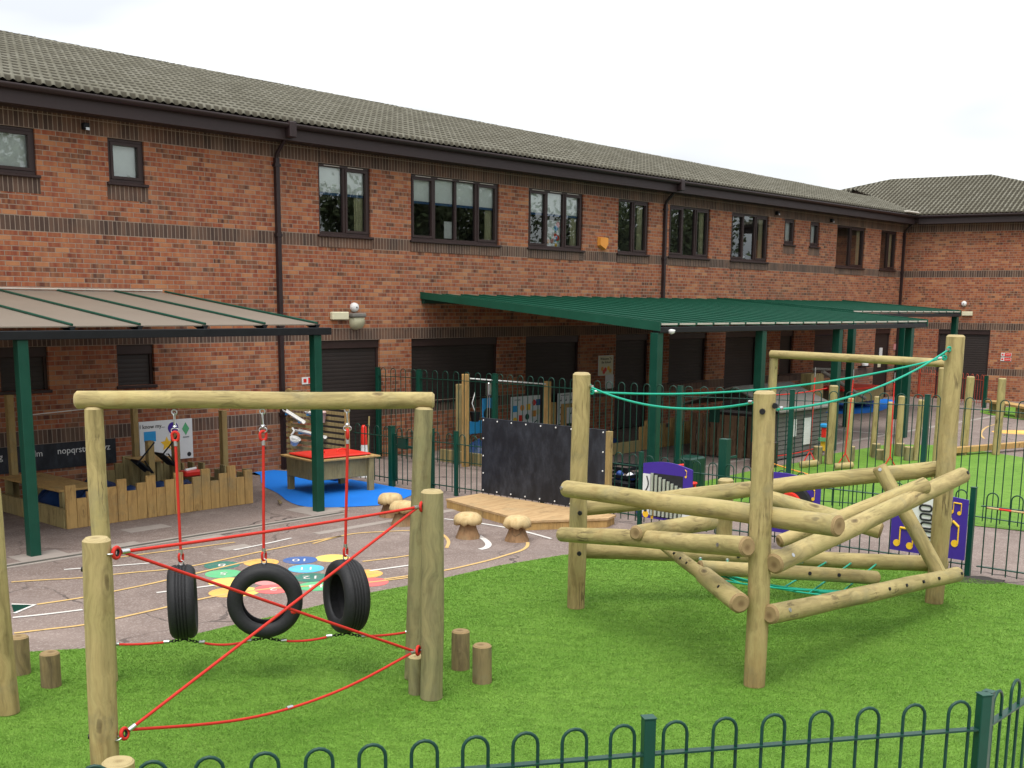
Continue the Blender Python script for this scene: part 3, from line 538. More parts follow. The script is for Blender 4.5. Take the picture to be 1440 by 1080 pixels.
# fascia, soffit, gutter
EO=.45
def eaves(x0,x1,M=None,g0=0,g1=0):
    b=MB(); b.box(x0,x1,-.42,-.395,5.82,6.03); b.build('fascia','brown2',BD,M)
    b=MB(); b.box(x0,x1,-.394,0,5.83,5.845); b.build('soffit','brown',BD,M)
    b=MB(); n=8; pr=[(-.48+.062*math.cos(math.pi+math.pi*k/n),6.085+.075*math.sin(math.pi+math.pi*k/n)) for k in range(n+1)]; pr+=[(y*1.0+(.006 if y<-.48 else -.006),z+.004) for y,z in pr[::-1]]
    m=len(pr); b.add([(x0,y,z) for y,z in pr]+[(x1,y,z) for y,z in pr],[(k,(k+1)%m,m+(k+1)%m,m+k) for k in range(m)],0,True); b.build('gutter','dpipe',BD,M)
eaves(0,SC-.35); eaves(.42,W2L+.4,inv2)
# roof: courses of double-roman tiles, modelled as a stepped wave
PT=math.tan(rad(17.5)); ZE=6.15
def tile_roof(x0,x1,depth,clips,M=None,name='roof',res=6):
    per=.15; nx=int((x1-x0)/per*res); cour=.33; ny=int(depth/cour)+1
    X=np.linspace(x0,x1,nx+1); ph=(X/per)%1.0
    wave=np.where(ph<.62,np.sin(np.clip(ph/.62,0,1)*np.pi).clip(0)**.9*.036,0.0)
    rows=[]; 
    for j in range(ny):
        for t,h in ((0,.038),(1,.0)):
            y=j*cour+(0 if t==0 else cour-.004); rows.append((y,h))
    rows=[(-.02,-.02)]+rows
    V=np.zeros((len(rows),nx+1,3)); 
    for k,(y,h) in enumerate(rows):
        V[k,:,0]=X; V[k,:,1]=-EO-.03+y; jit=np.array([random.uniform(-.002,.003) for _ in range(nx+1)])
        V[k,:,2]=ZE+(y-.03)*PT+wave*(1 if k else .9)+h+jit*0
    n1=nx+1; idx=np.arange(len(rows)*n1).reshape(len(rows),n1)
    q=np.stack([idx[:-1,:-1],idx[:-1,1:],idx[1:,1:],idx[1:,:-1]],-1).reshape(-1,4)
    me=bpy.data.meshes.new(name); me.vertices.add(V.size//3); me.vertices.foreach_set('co',V.reshape(-1)); me.loops.add(q.size); me.loops.foreach_set('vertex_index',q.reshape(-1)); me.polygons.add(len(q)); me.polygons.foreach_set('loop_start',np.arange(0,q.size,4)); me.update(calc_edges=True)
    bm=bmesh.new(); bm.from_mesh(me)
    for p,no in clips: bmesh.ops.bisect_plane(bm,geom=bm.verts[:]+bm.edges[:]+bm.faces[:],plane_co=p,plane_no=no,clear_outer=True)
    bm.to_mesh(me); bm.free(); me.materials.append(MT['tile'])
    return link(me,name,BD,M)
# ridge of the main wing runs down slightly towards the side wing
ra=Vector((0,6.55-EO,0)); rb=Vector((SC,2.62-EO,0)); 
ra=Vector((10.7,5.99-EO,0)); rb=Vector((37.7,2.78-EO,0)); rd=(rb-ra).normalized(); rn=Vector((-rd.y,rd.x,0))
# valley: where the two slopes meet
i2=BM.inverted()@B2; c2_=(i2@Vector((0,-EO,0))); x2l=(i2.to_3x3()@Vector((1,0,0))); y2l=(i2.to_3x3()@Vector((0,1,0)))
# main plane z=ZE+PT*(y+EO); wing plane z=ZE+PT*((p-c2).y2) -> equality line normal
vn=Vector((y2l.x,y2l.y-1,0)); vk=(y2l.x*c2_.x+y2l.y*c2_.y)+EO   # vn.p = vk on the valley
vp=vn*(vk/vn.length_squared); vn=-vn if (vn.dot(Vector((10,0,0)))-vk)>0 else vn
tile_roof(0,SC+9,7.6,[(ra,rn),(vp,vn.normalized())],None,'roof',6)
RD=5.25; h1=Vector((-1.8,RD-EO,0)); h2=Vector((1.8,RD-EO,0))
viw=inv2.inverted()
vpw=viw@vp; vnw=(viw.to_3x3()@(-vn)).normalized()
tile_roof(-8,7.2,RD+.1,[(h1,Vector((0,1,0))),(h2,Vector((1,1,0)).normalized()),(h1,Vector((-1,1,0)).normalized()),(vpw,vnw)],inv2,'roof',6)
# plain slopes behind the ridges
def slope(pts,M,name='rear_roof'):
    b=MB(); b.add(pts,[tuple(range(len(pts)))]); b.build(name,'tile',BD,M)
def rz(y): return ZE+PT*(y+EO)
yA=ra.y+(0-ra.x)*rd.y/rd.x; yB=ra.y+(SC+2-ra.x)*rd.y/rd.x
slope([(0,yA,rz(yA)),(SC+2,yB,rz(yB)),(SC+2,11.5,6.1),(0,11.5,6.1)],None)
slope([(1.8,RD-EO,rz(RD-EO)),(7.05,-EO,ZE),(7.05,10.4,ZE)],inv2); slope([(-1.8,RD-EO,rz(RD-EO)),(1.8,RD-EO,rz(RD-EO)),(7.05,10.4,ZE),(-7.05,10.4,ZE)],inv2); slope([(-1.8,RD-EO,rz(RD-EO)),(-7.05,-EO,ZE),(-7.05,10.4,ZE)],inv2)
def ridge(p,q,M):
    b=MB(); p=Vector(p);q=Vector(q); n=int((q-p).length/.45); d=(q-p)/n
    for i in range(n): b.cyl(p+d*i-Vector((0,0,.075)),p+d*(i+1.02)-Vector((0,0,.075)),.10,.108,10)
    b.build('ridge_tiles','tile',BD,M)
ridge((0,yA,rz(yA)+.03),(38.2,ra.y+(38.2-ra.x)*rd.y/rd.x,rz(ra.y+(38.2-ra.x)*rd.y/rd.x)+.03),None)
ridge((-1.8,RD-EO,rz(RD-EO)+.04),(1.8,RD-EO,rz(RD-EO)+.04),inv2); ridge((1.8,RD-EO,rz(RD-EO)+.04),(7.0,-EO+.05,ZE+.05),inv2); ridge((-1.8,RD-EO,rz(RD-EO)+.04),(-5.2,RD-EO-3.4,rz(RD-EO-3.4)+.05),inv2)
p=(38.271,6.143); b=MB(); b.box(p[0]-.5,p[0]+.35,-.62,-.3,6.14,6.2,bev=.02); b.build('valley_flashing','flash',BD)

# ================================================================ CANOPIES
LC=thing('bronze_canopy','canopy with bronze sheets and green glazing bars along the left of the wall','canopy',BM)
def beam(name,x0,x1,y0,y1,z0,z1,mat,par,bev=.006,M=None,**t):
    b=MB(); b.box(x0,x1,y0,y1,z0,z1,bev=bev); return b.build(name,mat,par,M,**t)
for s in (1.93,6.26,10.59): beam('post',s-.065,s+.065,-4.01,-3.88,0,2.585,'green',LC)
beam('beam',.6,10.82,-4.04,-3.86,2.586,2.69,'black',LC)
beam('wall_plate',.6,10.5,-.05,-.0,3.12,3.19,'flash',LC)
b=MB(); b.add([(.6,-.04,3.17),(10.5,-.04,3.17),(10.62,-4.0,2.725),(.6,-4.0,2.725),(.6,-.04,3.185),(10.5,-.04,3.185),(10.62,-4.0,2.74),(.6,-4.0,2.74)],[(0,3,2,1),(4,5,6,7),(2,3,7,6),(0,1,5,4),(1,2,6,5),(3,0,4,7)]); b.build('roof_panel','poly',LC)
for s in (.7,1.7,2.7,3.75,4.8,5.85,6.85,7.75,8.7,9.65,10.56):
    b=MB(); p0=Vector((s,-.04,3.2));p1=Vector((s+.03,-4.0,2.755)); b.cyl(p0,p1,.018,.018,6); b.build('glazing_bar','green',LC)
    b=MB(); b.add([(s-.02,-4.02,2.735),(s+.07,-4.02,2.735),(s+.07,-3.7,2.75),(s-.02,-3.7,2.75),(s,-4.02,2.69),(s+.04,-4.02,2.69),(s+.04,-3.85,2.69),(s,-3.85,2.69)],[(0,1,2,3),(4,7,6,5),(0,4,5,1),(1,5,6,2),(2,6,7,3),(3,7,4,0)]); b.build('bracket','black',LC)
beam('flashing_strip',6.5,10.5,-.07,-.02,3.20,3.225,'flash',LC)
def green_canopy(lab,s0,s1,off,zw,zf,posts,grp):
    c=thing('green_canopy',lab,'canopy',BM,grp)
    n=int(round((s1-s0)/.55)); w_=(s1-s0)/n
    b=MB()
    for i in range(n):                                   # overlapping sheets, each one a step above the next
        a=s0+i*w_; e=a+w_
        b.add([(a,-.03,zw+.045),(e,-.03,zw),(e,-off,zf),(a,-off,zf+.045),(a,-.03,zw-.0),(e,-.03,zw-.03),(e,-off,zf-.03),(a,-off,zf)],[(0,1,2,3),(4,7,6,5),(0,3,7,4),(2,6,7,3),(1,5,6,2),(0,4,5,1)])
        for k in range(1,5): 
            x=a+w_*k/5; zz=.045*(1-k/5)
            b.add([(x-.008,-.03,zw+zz),(x+.008,-.03,zw+zz),(x+.008,-off,zf+zz),(x-.008,-off,zf+zz),(x,-.03,zw+zz+.012),(x,-off,zf+zz+.012)],[(0,3,5,4),(1,4,5,2)])
    b.build('roof_sheet','roofgreen',c)
    b=MB()
    for i in range(n): a=s0+i*w_; b.box(a+.06,a+w_-.02,-off-.012,-off+.01,zf+.0,zf+.03)
    b.build('end_cap','flash',c)
    beam('gutter',s0,s1,-off-.02,-off+.13,zf-.13,zf-.035,'black',c); 
    for s in (s0,s1):
        b=MB(); b.add([(s-.03,-.0,zw-.06),(s+.0,-.0,zw-.06),(s+.0,-off-.03,zf-.10),(s-.03,-off-.03,zf-.10),(s-.03,0,zw+.075),(s,0,zw+.075),(s,-off-.03,zf+.06),(s-.03,-off-.03,zf+.06)],[(0,3,2,1),(4,5,6,7),(0,1,5,4),(1,2,6,5),(2,3,7,6),(3,0,4,7)]); b.build('gable_fascia','roofgreen',c)
    beam('wall_plate',s0,s1,-.08,-.0,zw-.16,zw-.07,'dgreen',c)
    for s in posts: beam('post',s-.08,s+.08,-off+.0,-off+.16,0,zf-.13,'green',c)
    return c
gc1=green_canopy('long green ribbed canopy nearest the camera, on four green posts',16.4,27.4,5.87,3.20,2.72,[16.45,19.9,23.05,26.65],'green canopies along the wall')
gc2=green_canopy('shorter green ribbed canopy farther away in the corner of the school',27.75,34.7,3.78,3.20,2.93,[27.95,31.0,34.55],'green canopies along the wall')
b=MB(); b.lathe([(0,-.07),(.05,-.05),(.07,0),(.06,.01),(0,.02)],12); b.build('floodlight','white',None,fr(16.72,5.9,2.63),**tagd('small white round lamp under the corner of the green canopy','lamp'))
bp=MB(); bp.tube([(26.95,-5.6,.05),(26.95,-5.6,2.4),(26.95,-5.75,2.6)],.04,8); bp.build('downpipe','black',gc1)

# ================================================================ WALL FIXTURES
def fixt(name,s,z,off,lab,cat,fn,mats,M=BM,**k):
    b=MB(); fn(b); return b.build(name,mats,None,M@Matrix.Translation((s,-off,z)),**tagd(lab,cat,**k))
fixt('junction_box',14.24,2.80,.0,'cream plastic box on the brick wall beside the round lamp','box',lambda b:b.box(-.2,.2,-.09,-.002,-.075,.075,bev=.015),['cream'])
lt=thing('wall_light','half round wall light with grey hood above the left shutter','light',BM@Matrix.Translation((14.66,0,2.68)))
b=MB(); b.box(-.17,.17,-.15,-.002,.09,.17,bev=.02); b.build('hood','greyroof',lt)
b=MB(); vs=[];n=12
pl=[(-.155,.09)]+[(.155*math.cos(math.pi+math.pi*k/n),-.02+.13*math.sin(math.pi+math.pi*k/n)) for k in range(n+1)]+[(.155,.09)]
m=len(pl); b.add([(x,-.002,z) for x,z in pl]+[(x*.8,-.13,z*.85+.01) for x,z in pl],[tuple(range(m,2*m))]+[(k,(k+1)%m,m+(k+1)%m,m+k) for k in range(m)],0,True); b.build('diffuser',paint('dull_diffuser',(.42,.40,.26),.5,.15),lt)
def dome(b): b.lathe([(.0,.10),(.05,.095),(.08,.07),(.09,.03),(.085,0)],18,M=Matrix.Rotation(rad(90),4,'X')@Matrix.Translation((0,0,0))); b.cyl((0,-.09,0),(0,-.105,0),.016,.014,12,mi=1)
fixt('security_camera',14.62,2.96,.0,'white domed camera above the half round wall light','camera',dome,['white','ink'])
fixt('alarm_box',22.27,4.49,.0,'orange alarm bell box between upper windows','alarm',lambda b:b.add([(-.17,-.002,.14),(.17,-.002,.14),(.17,-.002,-.02),(0.05,-.002,-.17),(-.17,-.002,-.06),(-.15,-.09,.12),(.14,-.09,.12),(.14,-.09,-.02),(.05,-.09,-.14),(-.15,-.09,-.05)],[(0,1,2,3,4),(5,9,8,7,6),(0,5,6,1),(1,6,7,2),(2,7,8,3),(3,8,9,4),(4,9,5,0)]),['orange'])
for s,z,l in ((9.3,5.68,'small black sensor under the eaves by the square window'),(30.3,5.68,'small black sensor under the eaves left of the narrow windows'),(33.6,5.66,'small black sensor under the eaves right of the narrow windows')):
    fixt('sensor',s,z,.0,l,'sensor',lambda b:(b.box(-.05,.05,-.10,-.002,-.05,.05,bev=.01),b.box(-.03,.03,-.12,-.1,-.06,-.02,mi=1)),['black','silver'],group='sensors under the eaves')
fixt('wall_camera',2.03,3.20,.0,'white domed camera high on the side wing','camera',dome,['white','ink'],M=B2)
fixt('junction_box',2.16,2.87,.0,'cream plastic box on the side wing above its shutter','box',lambda b:b.box(-.17,.17,-.1,-.002,-.07,.07,bev=.015),['cream'],M=B2)
def plate(name,s,z,w_,h_,mats,lab,cat,M=BM,off=.004,th=.012,group=None):
    b=MB(); b.box(-w_/2,w_/2,-th,0,-h_/2,h_/2); return b.build(name,mats,None,M@Matrix.Translation((s,-off,z)),**tagd(lab,cat,group))
def flat(par,x0,x1,z0,z1,mat,name='print',y=-.0135,th=.0015):
    b=MB(); b.box(x0,x1,y-th,y,z0,z1); return b.build(name,mat,par)
def poly(par,pts,mat,name='print',y=-.0145,th=.0015,M=None):
    b=MB(); n=len(pts); b.add([(x,y-th,z) for x,z in pts]+[(x,y,z) for x,z in pts],[tuple(range(n)),tuple(range(n,2*n))[::-1]]+[(i,(i+1)%n,n+(i+1)%n,n+i) for i in range(n)]); return b.build(name,mat,par,M)
def circ(r,cx=0,cz=0,n=20,a0=0,a1=2*math.pi): return [(cx+r*math.cos(a0+(a1-a0)*i/n),cz+r*math.sin(a0+(a1-a0)*i/n)) for i in range(n)]
s_=plate('warning_sign',13.53,1.61,.36,.13,'white','small red and white sign on the brick left of the shutter','sign'); flat(s_,-.04,.17,-.055,.055,'red'); flat(s_,-.15,-.08,-.035,.035,'red'); flat(s_,0,.13,.0,.012,'white','lettering',-.0152); flat(s_,0,.10,-.03,-.018,'white','lettering',-.0152)
for z,l in ((1.54,'upper red and white sign on the side wing'),(1.39,'lower red and white sign on the side wing')):
    s_=plate('warning_sign',3.48,z,.32,.12,'white',l,'sign',B2,group='red and white signs on the side wing'); flat(s_,-.05,.15,-.05,.05,'red'); flat(s_,-.14,-.08,-.03,.03,'red'); flat(s_,-.02,.12,-.005,.006,'white','lettering',-.0152)
s_=plate('poster',22.52,1.60,.58,.48,'white','cream poster with orange picture beside the dark doorway','poster'); flat(s_,-.27,.27,-.225,.225,'cream'); 
text('lettering','Welcome To\nthe School',.085,'ink',s_,Matrix.Translation((0,-.017,.12))@RX)
for k,(x,z) in enumerate(((-.14,-.08),(-.02,-.1),(.1,-.07),(.17,-.13),(-.08,-.15))): poly(s_,circ(.055,x,z,10),('orange','red','yellow','p4','red')[k],y=-.0148-.0004*k)
plate('notice',22.68,1.20,.32,.33,'paper','plain white paper notice under the welcome poster','notice')
# alphabet board
AB=((7.667,0.948),(9.528,0.81),(9.508,0.439))
s_=plate('alphabet_board',(5.9+9.55)/2,.64,9.55-5.9,.40,'chalk','long black alphabet board low on the brick wall','board',th=.02,off=.006)
def bx(px): return px-(5.9+9.55)/2
text('lettering','abcdefg',.14,'white',s_,Matrix.Translation((bx(7.48),-.0225,.06))@RX); text('lettering','hijklm',.14,'white',s_,Matrix.Translation((bx(8.15),-.0225,.06))@RX); text('lettering','nopqrstuvwxyz',.145,'white',s_,Matrix.Translation((bx(9.0),-.0225,.07))@RX)
# "I know my..." board
KX=(9.966+10.972)/2; s_=plate('shapes_board',KX,.735,1.0,.68,'paper','white shapes board reading I know my on the wall','board',th=.015,off=.03)
text('lettering','I know my...',.095,'ink',s_,Matrix.Translation((-.26,-.018,.25))@RX)
flat(s_,-.42,-.20,.0,.17,'skyblue',y=-.0165); poly(s_,[(.06*(1 if k%2 else 2.1)*math.sin(k*math.pi/5),-.06-.06*(1 if k%2 else 2.1)*-math.cos(k*math.pi/5)) for k in range(10)],'yellow',y=-.0165)
poly(s_,circ(.1,.13,.20),'purple',y=-.0165); poly(s_,[(.37,.06),(.44,.17),(.37,.28),(.30,.17)],'p2',y=-.0165); text('lettering','square',.035,'ink',s_,Matrix.Translation((-.31,-.018,-.03))@RX); text('lettering','star',.035,'ink',s_,Matrix.Translation((.0,-.018,-.23))@RX); text('lettering','circle',.035,'ink',s_,Matrix.Translation((.13,-.018,.075))@RX); text('lettering','diamond',.035,'ink',s_,Matrix.Translation((.37,-.018,.03))@RX); poly(s_,circ(.04,.42,-.27,10),'ink',y=-.0165)
# boards beyond the tall fence
s_=plate('picture_board',19.57,.68,.98,.66,'paper','white board of coloured pictures on the wall beyond the blackboard','board',off=.03,th=.015)
for k,(x,z,m) in enumerate(((-.36,.06,'skyblue'),(-.12,.07,'orange'),(.09,.08,'yellow'),(.28,.17,'red'),(.42,.17,'dblue'),(-.36,-.2,'yellow'),(-.16,-.16,'red'),(.05,-.14,'dgreen'),(.28,-.08,'orange'),(.42,-.05,'cream'))): poly(s_,[(x-.07,z-.07),(x+.07,z-.07),(x+.07,z+.07),(x-.07,z+.07)] if k%2==0 else circ(.07,x,z,14),m,y=-.0165)
flat(s_,-.4,-.18,.24,.27,'ink'); poly(s_,[(-.05,-.31),(.08,-.24),(.1,-.26),(-.03,-.33)],'dgreen',y=-.0165); poly(s_,[(.25,-.3),(.38,-.23),(.4,-.25),(.27,-.32)],'dgreen',y=-.0165)
s_=plate('music_board',21.0,.65,.62,.72,'paper','white board of black musical notes next to the picture board','board',off=.03,th=.015)
for k in range(10): x=-.2+(k%3)*.19; z=.22-(k//3)*.16; poly(s_,circ(.022,x,z-.03,10),'ink',y=-.0165); flat(s_,x+.014,x+.024,z-.03,z+.05,'ink',y=-.0165)
flat(s_,-.2,.1,.30,.32,'ink')
# things in the upper windows
s_=plate('window_painting',20.62,4.62,.52,.62,'paper','childs colourful painting taped inside an upper window','painting',off=-.13,th=.004)
for k in range(14): poly(s_,circ(random.uniform(.03,.07),random.uniform(-.18,.18),random.uniform(-.24,.24),9),random.choice(['red','p2','yellow','skyblue','purple','orange','p8']),y=-.005-.0006*k,th=.0005)
plate('window_notice',17.27,4.54,.22,.34,'paper','pale notice standing in the wide upper window','notice',off=-.12,th=.004)
for s,z,m,l in ((14.62,4.37,'skyblue','blue toy boat on an upper window sill'),(23.05,4.40,'paper','pale box on the sill of the small upper window'),(28.8,4.45,'white','white bottles on the sill of a far upper window')):
    b=MB(); b.box(-.16,.16,.15,.22,-.07,-.02,bev=.01); b.cyl((-.06,.18,-.02),(-.06,.18,.08),.03,.02,8,mi=1); b.cyl((.06,.18,-.02),(.05,.18,.05),.04,.02,8,mi=1); b.build('sill_ornament',[m,'white'],None,fr(s,0,z),**tagd(l,'ornament'))

# ================================================================ BOW-TOP FENCES
def bow_panel(p0,p1,h,rail_t,rail_b,pitch=.25,bar=.0075,hoopw=.125,sway=0):
    p0=Vector((*p0[:2],0));p1=Vector((*p1[:2],0)); L=(p1-p0).length; d=(p1-p0)/L; n=max(1,int(round((L-.06)/pitch))); pt=(L-.02)/n; b=MB(); side=Vector((-d.y,d.x,0))
    Mx=Matrix(((d.x,side.x,0,p0.x),(d.y,side.y,0,p0.y),(0,0,1,0),(0,0,0,1)))
    for z in (rail_t,rail_b): b.box(.03,L-.03,-.022,.022,z-.005,z+.005,M=Mx)
    for i in range(n):
        c=.01+pt*(i+.5); r=hoopw/2
        P=[(c-r,0,.06)]+[(c-r,0,h-r-.0001)]+[(c-r*math.cos(math.pi*k/8),0,h-r+r*math.sin(math.pi*k/8)) for k in range(1,8)]+[(c+r,0,h-r)]+[(c+r,0,.06)]
        b.tube([Mx@Vector(q) for q in P],bar,7)
        P=None
    return b
def fence(name,label,cat,pts,h,post_h,postw=.05,grp='green bow top fences',mat='dgreen',rail_t=None,rail_b=.14,pitch=.25,posts=None,bar=.0075,pm='green'):
    pts=[Vector((p[0],p[1],0)) for p in pts]; t=thing(name,label,cat,Matrix.Translation(pts[0]),grp); rail_t=rail_t or h-.16
    for i in range(len(pts)-1): wbuild(bow_panel(pts[i],pts[i+1],h,rail_t,rail_b,pitch,bar),'fence_panel',mat,t)
    for i,p in enumerate(pts):
        a=pts[i-1] if i else p; c=pts[i+1] if i<len(pts)-1 else p; d=(c-a).normalized(); Mx=Matrix(((d.x,-d.y,0,p.x),(d.y,d.x,0,p.y),(0,0,1,0),(0,0,0,1)))
        w_=postw if not posts else posts[i]
        if w_: b=MB(); b.box(-w_/2,w_/2,-w_/2,w_/2,0,post_h,M=Mx,bev=.004); b.box(-w_/2-.003,w_/2+.003,-w_/2-.003,w_/2+.003,post_h,post_h+.006,M=Mx); wbuild(b,'post',pm,t)
    return t
c0=Vector((2.52,5.90)); l0=Vector((.69,5.50)); dl=(Vector((-1.16,5.04))-Vector((.49,5.43))).normalized()
fence('bow_top_fence','green bow top railing across the foot of the photo, along the turf','fence',[tuple(l0+dl*5.4),tuple(l0+dl*2.75),tuple(l0),tuple(c0)],1.0,1.03,.06,bar=.009,posts=[.06,0,.06,.06])
dr=(Vector((2.83,6.231))-Vector((2.666,6.056))).normalized()
fence('bow_top_fence','green bow top railing running away from the near right corner post','fence',[tuple(c0+dr*.06),tuple(c0+dr*2.7),tuple(c0+dr*5.4)],1.0,1.03,.05,bar=.009)
lowp=[bw(12.93,1.95),bw(12.95,2.93)]
fence('bow_top_fence','short low green railing between the slatted wall and the gate','fence',lowp,1.0,1.02,posts=[.0,.09])
fence('bow_top_fence','low green railing behind the blackboard and log climber, holding the purple music panels','fence',[bw(13.0,3.80),bw(13.02,4.39),bw(13.04,6.2),bw(13.05,8.0),bw(13.1,10.3),bw(13.2,12.55)],1.0,1.04,posts=[.12,.055,.055,.055,0,.06])
fence('bow_top_fence','low green railing at the far right edge with a red and white cane','fence',[bw(13.2,12.62),bw(13.25,14.8)],1.0,1.04,posts=[0,.055])
gt=thing('gate','low green metal gate with a latch beside the slatted wall','gate',fr(12.95,2.95))
b=bow_panel(bw(12.955,2.99),bw(12.985,3.73),1.0,.86,.14,.2); wbuild(b,'fence_panel','dgreen',gt)
b=MB(); Mg=fr(12.97,3.0,0,0); b.box(-.02,.02,-.04,.0,.1,.9,M=fr(12.96,2.99)); b.box(-.02,.02,-.04,.0,.1,.9,M=fr(12.98,3.70)); b.box(-.02,.02,-.74,.0,.68,.72,M=fr(12.97,2.99)); b.box(-.03,.03,-.3,-.1,.66,.84,M=fr(12.97,2.99)); wbuild(b,'gate_frame','dgreen',gt)
tall=fence('tall_bow_top_fence','tall green bow top fence running out from the school wall','fence',[bw(15.15,.08),bw(15.25,1.15),bw(15.4,3.0),bw(15.35,5.0),bw(15.34,7.06),bw(16.0,8.66),bw(16.65,10.5),bw(16.45,12.3),bw(16.4,14.8)],1.8,1.80,.075,rail_t=1.64,rail_b=.12,grp='green bow top fences')
gp=MB(); gp.box(-.06,.06,-.06,.06,0,1.30,bev=.004); gp.box(.06,.30,-.01,.01,1.02,1.05); gp.build('gate_post','green',None,fr(13.35,9.15),**tagd('thick green gate post behind the low railing left of the tall log','post'))
MT_rf=paint('faded_red_coat',(.42,.07,.035),.5,.15)
fence('bow_top_fence','red bow top railing in the far corner by the side wing','fence',[bw(38.78,.94),bw(37.75,2.4),bw(36.75,3.9)],1.0,1.0,.06,mat=MT_rf,pm=MT_rf,bar=.008)
b=MB(); b.box(-.05,.05,-.05,.05,0,1.0); b.build('gate_post','green',None,fr(36.6,4.0),**tagd('green post ending the red railing','post'))
# red and white cane through the right fence
cn=MB(); a=Vector(bw(13.18,12.72,.83)); c=Vector(bw(13.2,14.6,.80))
for k in range(14): cn.cyl(a.lerp(c,k/14),a.lerp(c,(k+1)/14),.012,.012,8,mi=(1 if k in (1,3,6,8) else 0),caps=False)
cn.build('striped_cane',['cap_wood','red'],None,None,**tagd('pale cane with red bands lying along the right railing','cane'))

# ================================================================ MUSIC PANELS
def mpanel(name,lab,s,o0,o1,z0,zt0,zt1,arch,cat='play panel'):
    t=thing(name,lab,cat,BM@Matrix.Translation((s,-o0,0))@Matrix.Rotation(rad(-90),4,'Z'),'purple music panels on the railing')
    W_=o1-o0; n=10; top=[(W_*k/n,zt0+(zt1-zt0)*k/n+arch*math.sin(math.pi*k/n)) for k in range(n+1)]
    poly(t,[(0,z0),(W_,z0)]+top[::-1],'purple','board',0,.02); return t,W_
# local x runs along the fence away from the school, front face at y<0
t,W_=mpanel('chime_panel','purple and white panel of vertical metal chimes on the railing','12.93' and 12.90,8.16,8.96,.17,.92,.90,.055)
poly(t,[(.0,.22),(.125,.22),(.125,.78),(.0,.78)],'white',y=-.0205); poly(t,[(.655,.22),(.795,.22),(.795,.62),(.655,.64)],'white',y=-.0205)
flat(t,.125,.655,.2,.80,'ink','dark_gap_sheet',-.0203); b=MB()  # dark sheet added to paint the dark gaps of an open panel
for k in range(8): x=.17+k*.066; b.cyl((x,-.045,.22),(x,-.045,.80-.022*k),.022,.022,10)
b.build('chime','alu',t)
def clef(par,x,z,s,mat,kind=0,y=-.0225):
    b=MB()
    if kind==0: b.tube([(x+.02*s*5*math.sin(k*.6)*(.4+k/14),y-.002,z+s*(.5-k/14)) for k in range(15)],.007*s*2.5,6); b.cyl((x-.01,y,z-.45*s),(x-.01,y-.004,z-.45*s),.05*s,.05*s,12)
    else:
        b.cyl((x,y,z),(x,y-.004,z),.055*s,.055*s,14); b.cyl((x+.045*s,y-.002,z),(x+.045*s,y-.002,z+.26*s),.012*s,.012*s,6)
        if kind==1: b.cyl((x+.21*s,y,z-.02*s),(x+.21*s,y-.004,z-.02*s),.055*s,.055*s,14); b.cyl((x+.255*s,y-.002,z),(x+.255*s,y-.002,z+.25*s),.012*s,.012*s,6); b.cyl((x+.045*s,y-.002,z+.25*s),(x+.255*s,y-.002,z+.24*s),.02*s,.02*s,6)
        if kind==2: b.tube([(x+.045*s,y-.002,z+.26*s),(x+.0*s,y-.002,z+.3*s),(x-.05*s,y-.002,z+.34*s)],.02*s,6)
    b.build('music_note',mat,par)
clef(t,.065,.5,.5,'ink'); clef(t,.70,.45,.45,'ink',2); clef(t,.70,.80,.28,'yellow',2); poly(t,circ(.05,.06,.22,12),'yellow',y=-.0212); clef(t,.17,.185,.4,'yellow',2)
t,W_=mpanel('drum_panel','purple panel with a big red drum behind the log climbing frame',12.93,9.85,10.80,.24,.97,.93,.05)
b=MB(); b.cyl((.62,-.02,.62),(.62,-.07,.62),.24,.23,26,mi=1); b.cyl((.58,-.07,.62),(.58,-.10,.62),.16,.15,26,mi=0); b.build('drum',['red','ink'],t); clef(t,.86,.72,.4,'yellow',2); clef(t,.25,.82,.3,'yellow',2)
t,W_=mpanel('shapes_music_panel','purple panel with a white finger hole plate and yellow notes, farthest right','12' and 12.95,11.72,12.60,.24,.93,.93,.03)
poly(t,[(.14,.72),(.30,.86),(.46,.90),(.62,.86),(.66,.62),(.60,.42),(.40,.30),(.24,.50)],'white',y=-.0205)
b=MB()
for k in range(4):
    x=.40+.012*k; z=.78-.1*k
    b.torus(.035,.012,18,6,0,M=Matrix.Translation((x,-.024,z))@RX@Matrix.Rotation(rad(90),4,'Z'),stretch=.035)
b.build('finger_slot','ink',t)
clef(t,.08,.33,.75,'yellow',1); clef(t,.76,.42,.75,'yellow',2); clef(t,.70,.78,.42,'yellow',1)
b=MB(); b.cyl((.62,-.022,.66),(.62,-.03,.66),.09,.09,20); b.torus(.09,.012,20,6,1,M=Matrix.Translation((.62,-.028,.66))@RX); b.build('dial',['ink','cap_wood'],t)

# ================================================================ BLACKBOARD STAGE
sg=thing('stage','low timber stage with a pale boarded top in front of the railing','stage',BM@Matrix.Translation((12.2,-6.3,0)))
SP=[(12.14,5.05),(12.90,5.05),(12.90,7.70),(12.62,7.78),(11.66,7.12)]
b=MB(); b.prism([(s-12.2,6.3-o) for s,o in SP][::-1],.105,.135); b.build('deck','deck',sg)
b=MB(); b.prism([((s-12.2)*.985,(6.3-o)*.985) for s,o in SP][::-1],0,.1045); b.build('frame','plank',sg)
bb=thing('blackboard','large black chalk board standing at the back of the timber stage','blackboard',BM@Matrix.Translation((12.93,-5.053,0))@Matrix.Rotation(rad(-90),4,'Z'))
b=MB(); b.box(0,2.42,-.02,0,.15,1.32,bev=.004); b.build('board','chalk',bb)
b=MB(); b.box(2.421,2.50,-.02,.05,.0,1.30,bev=.004); b.build('post','beamwood',bb)
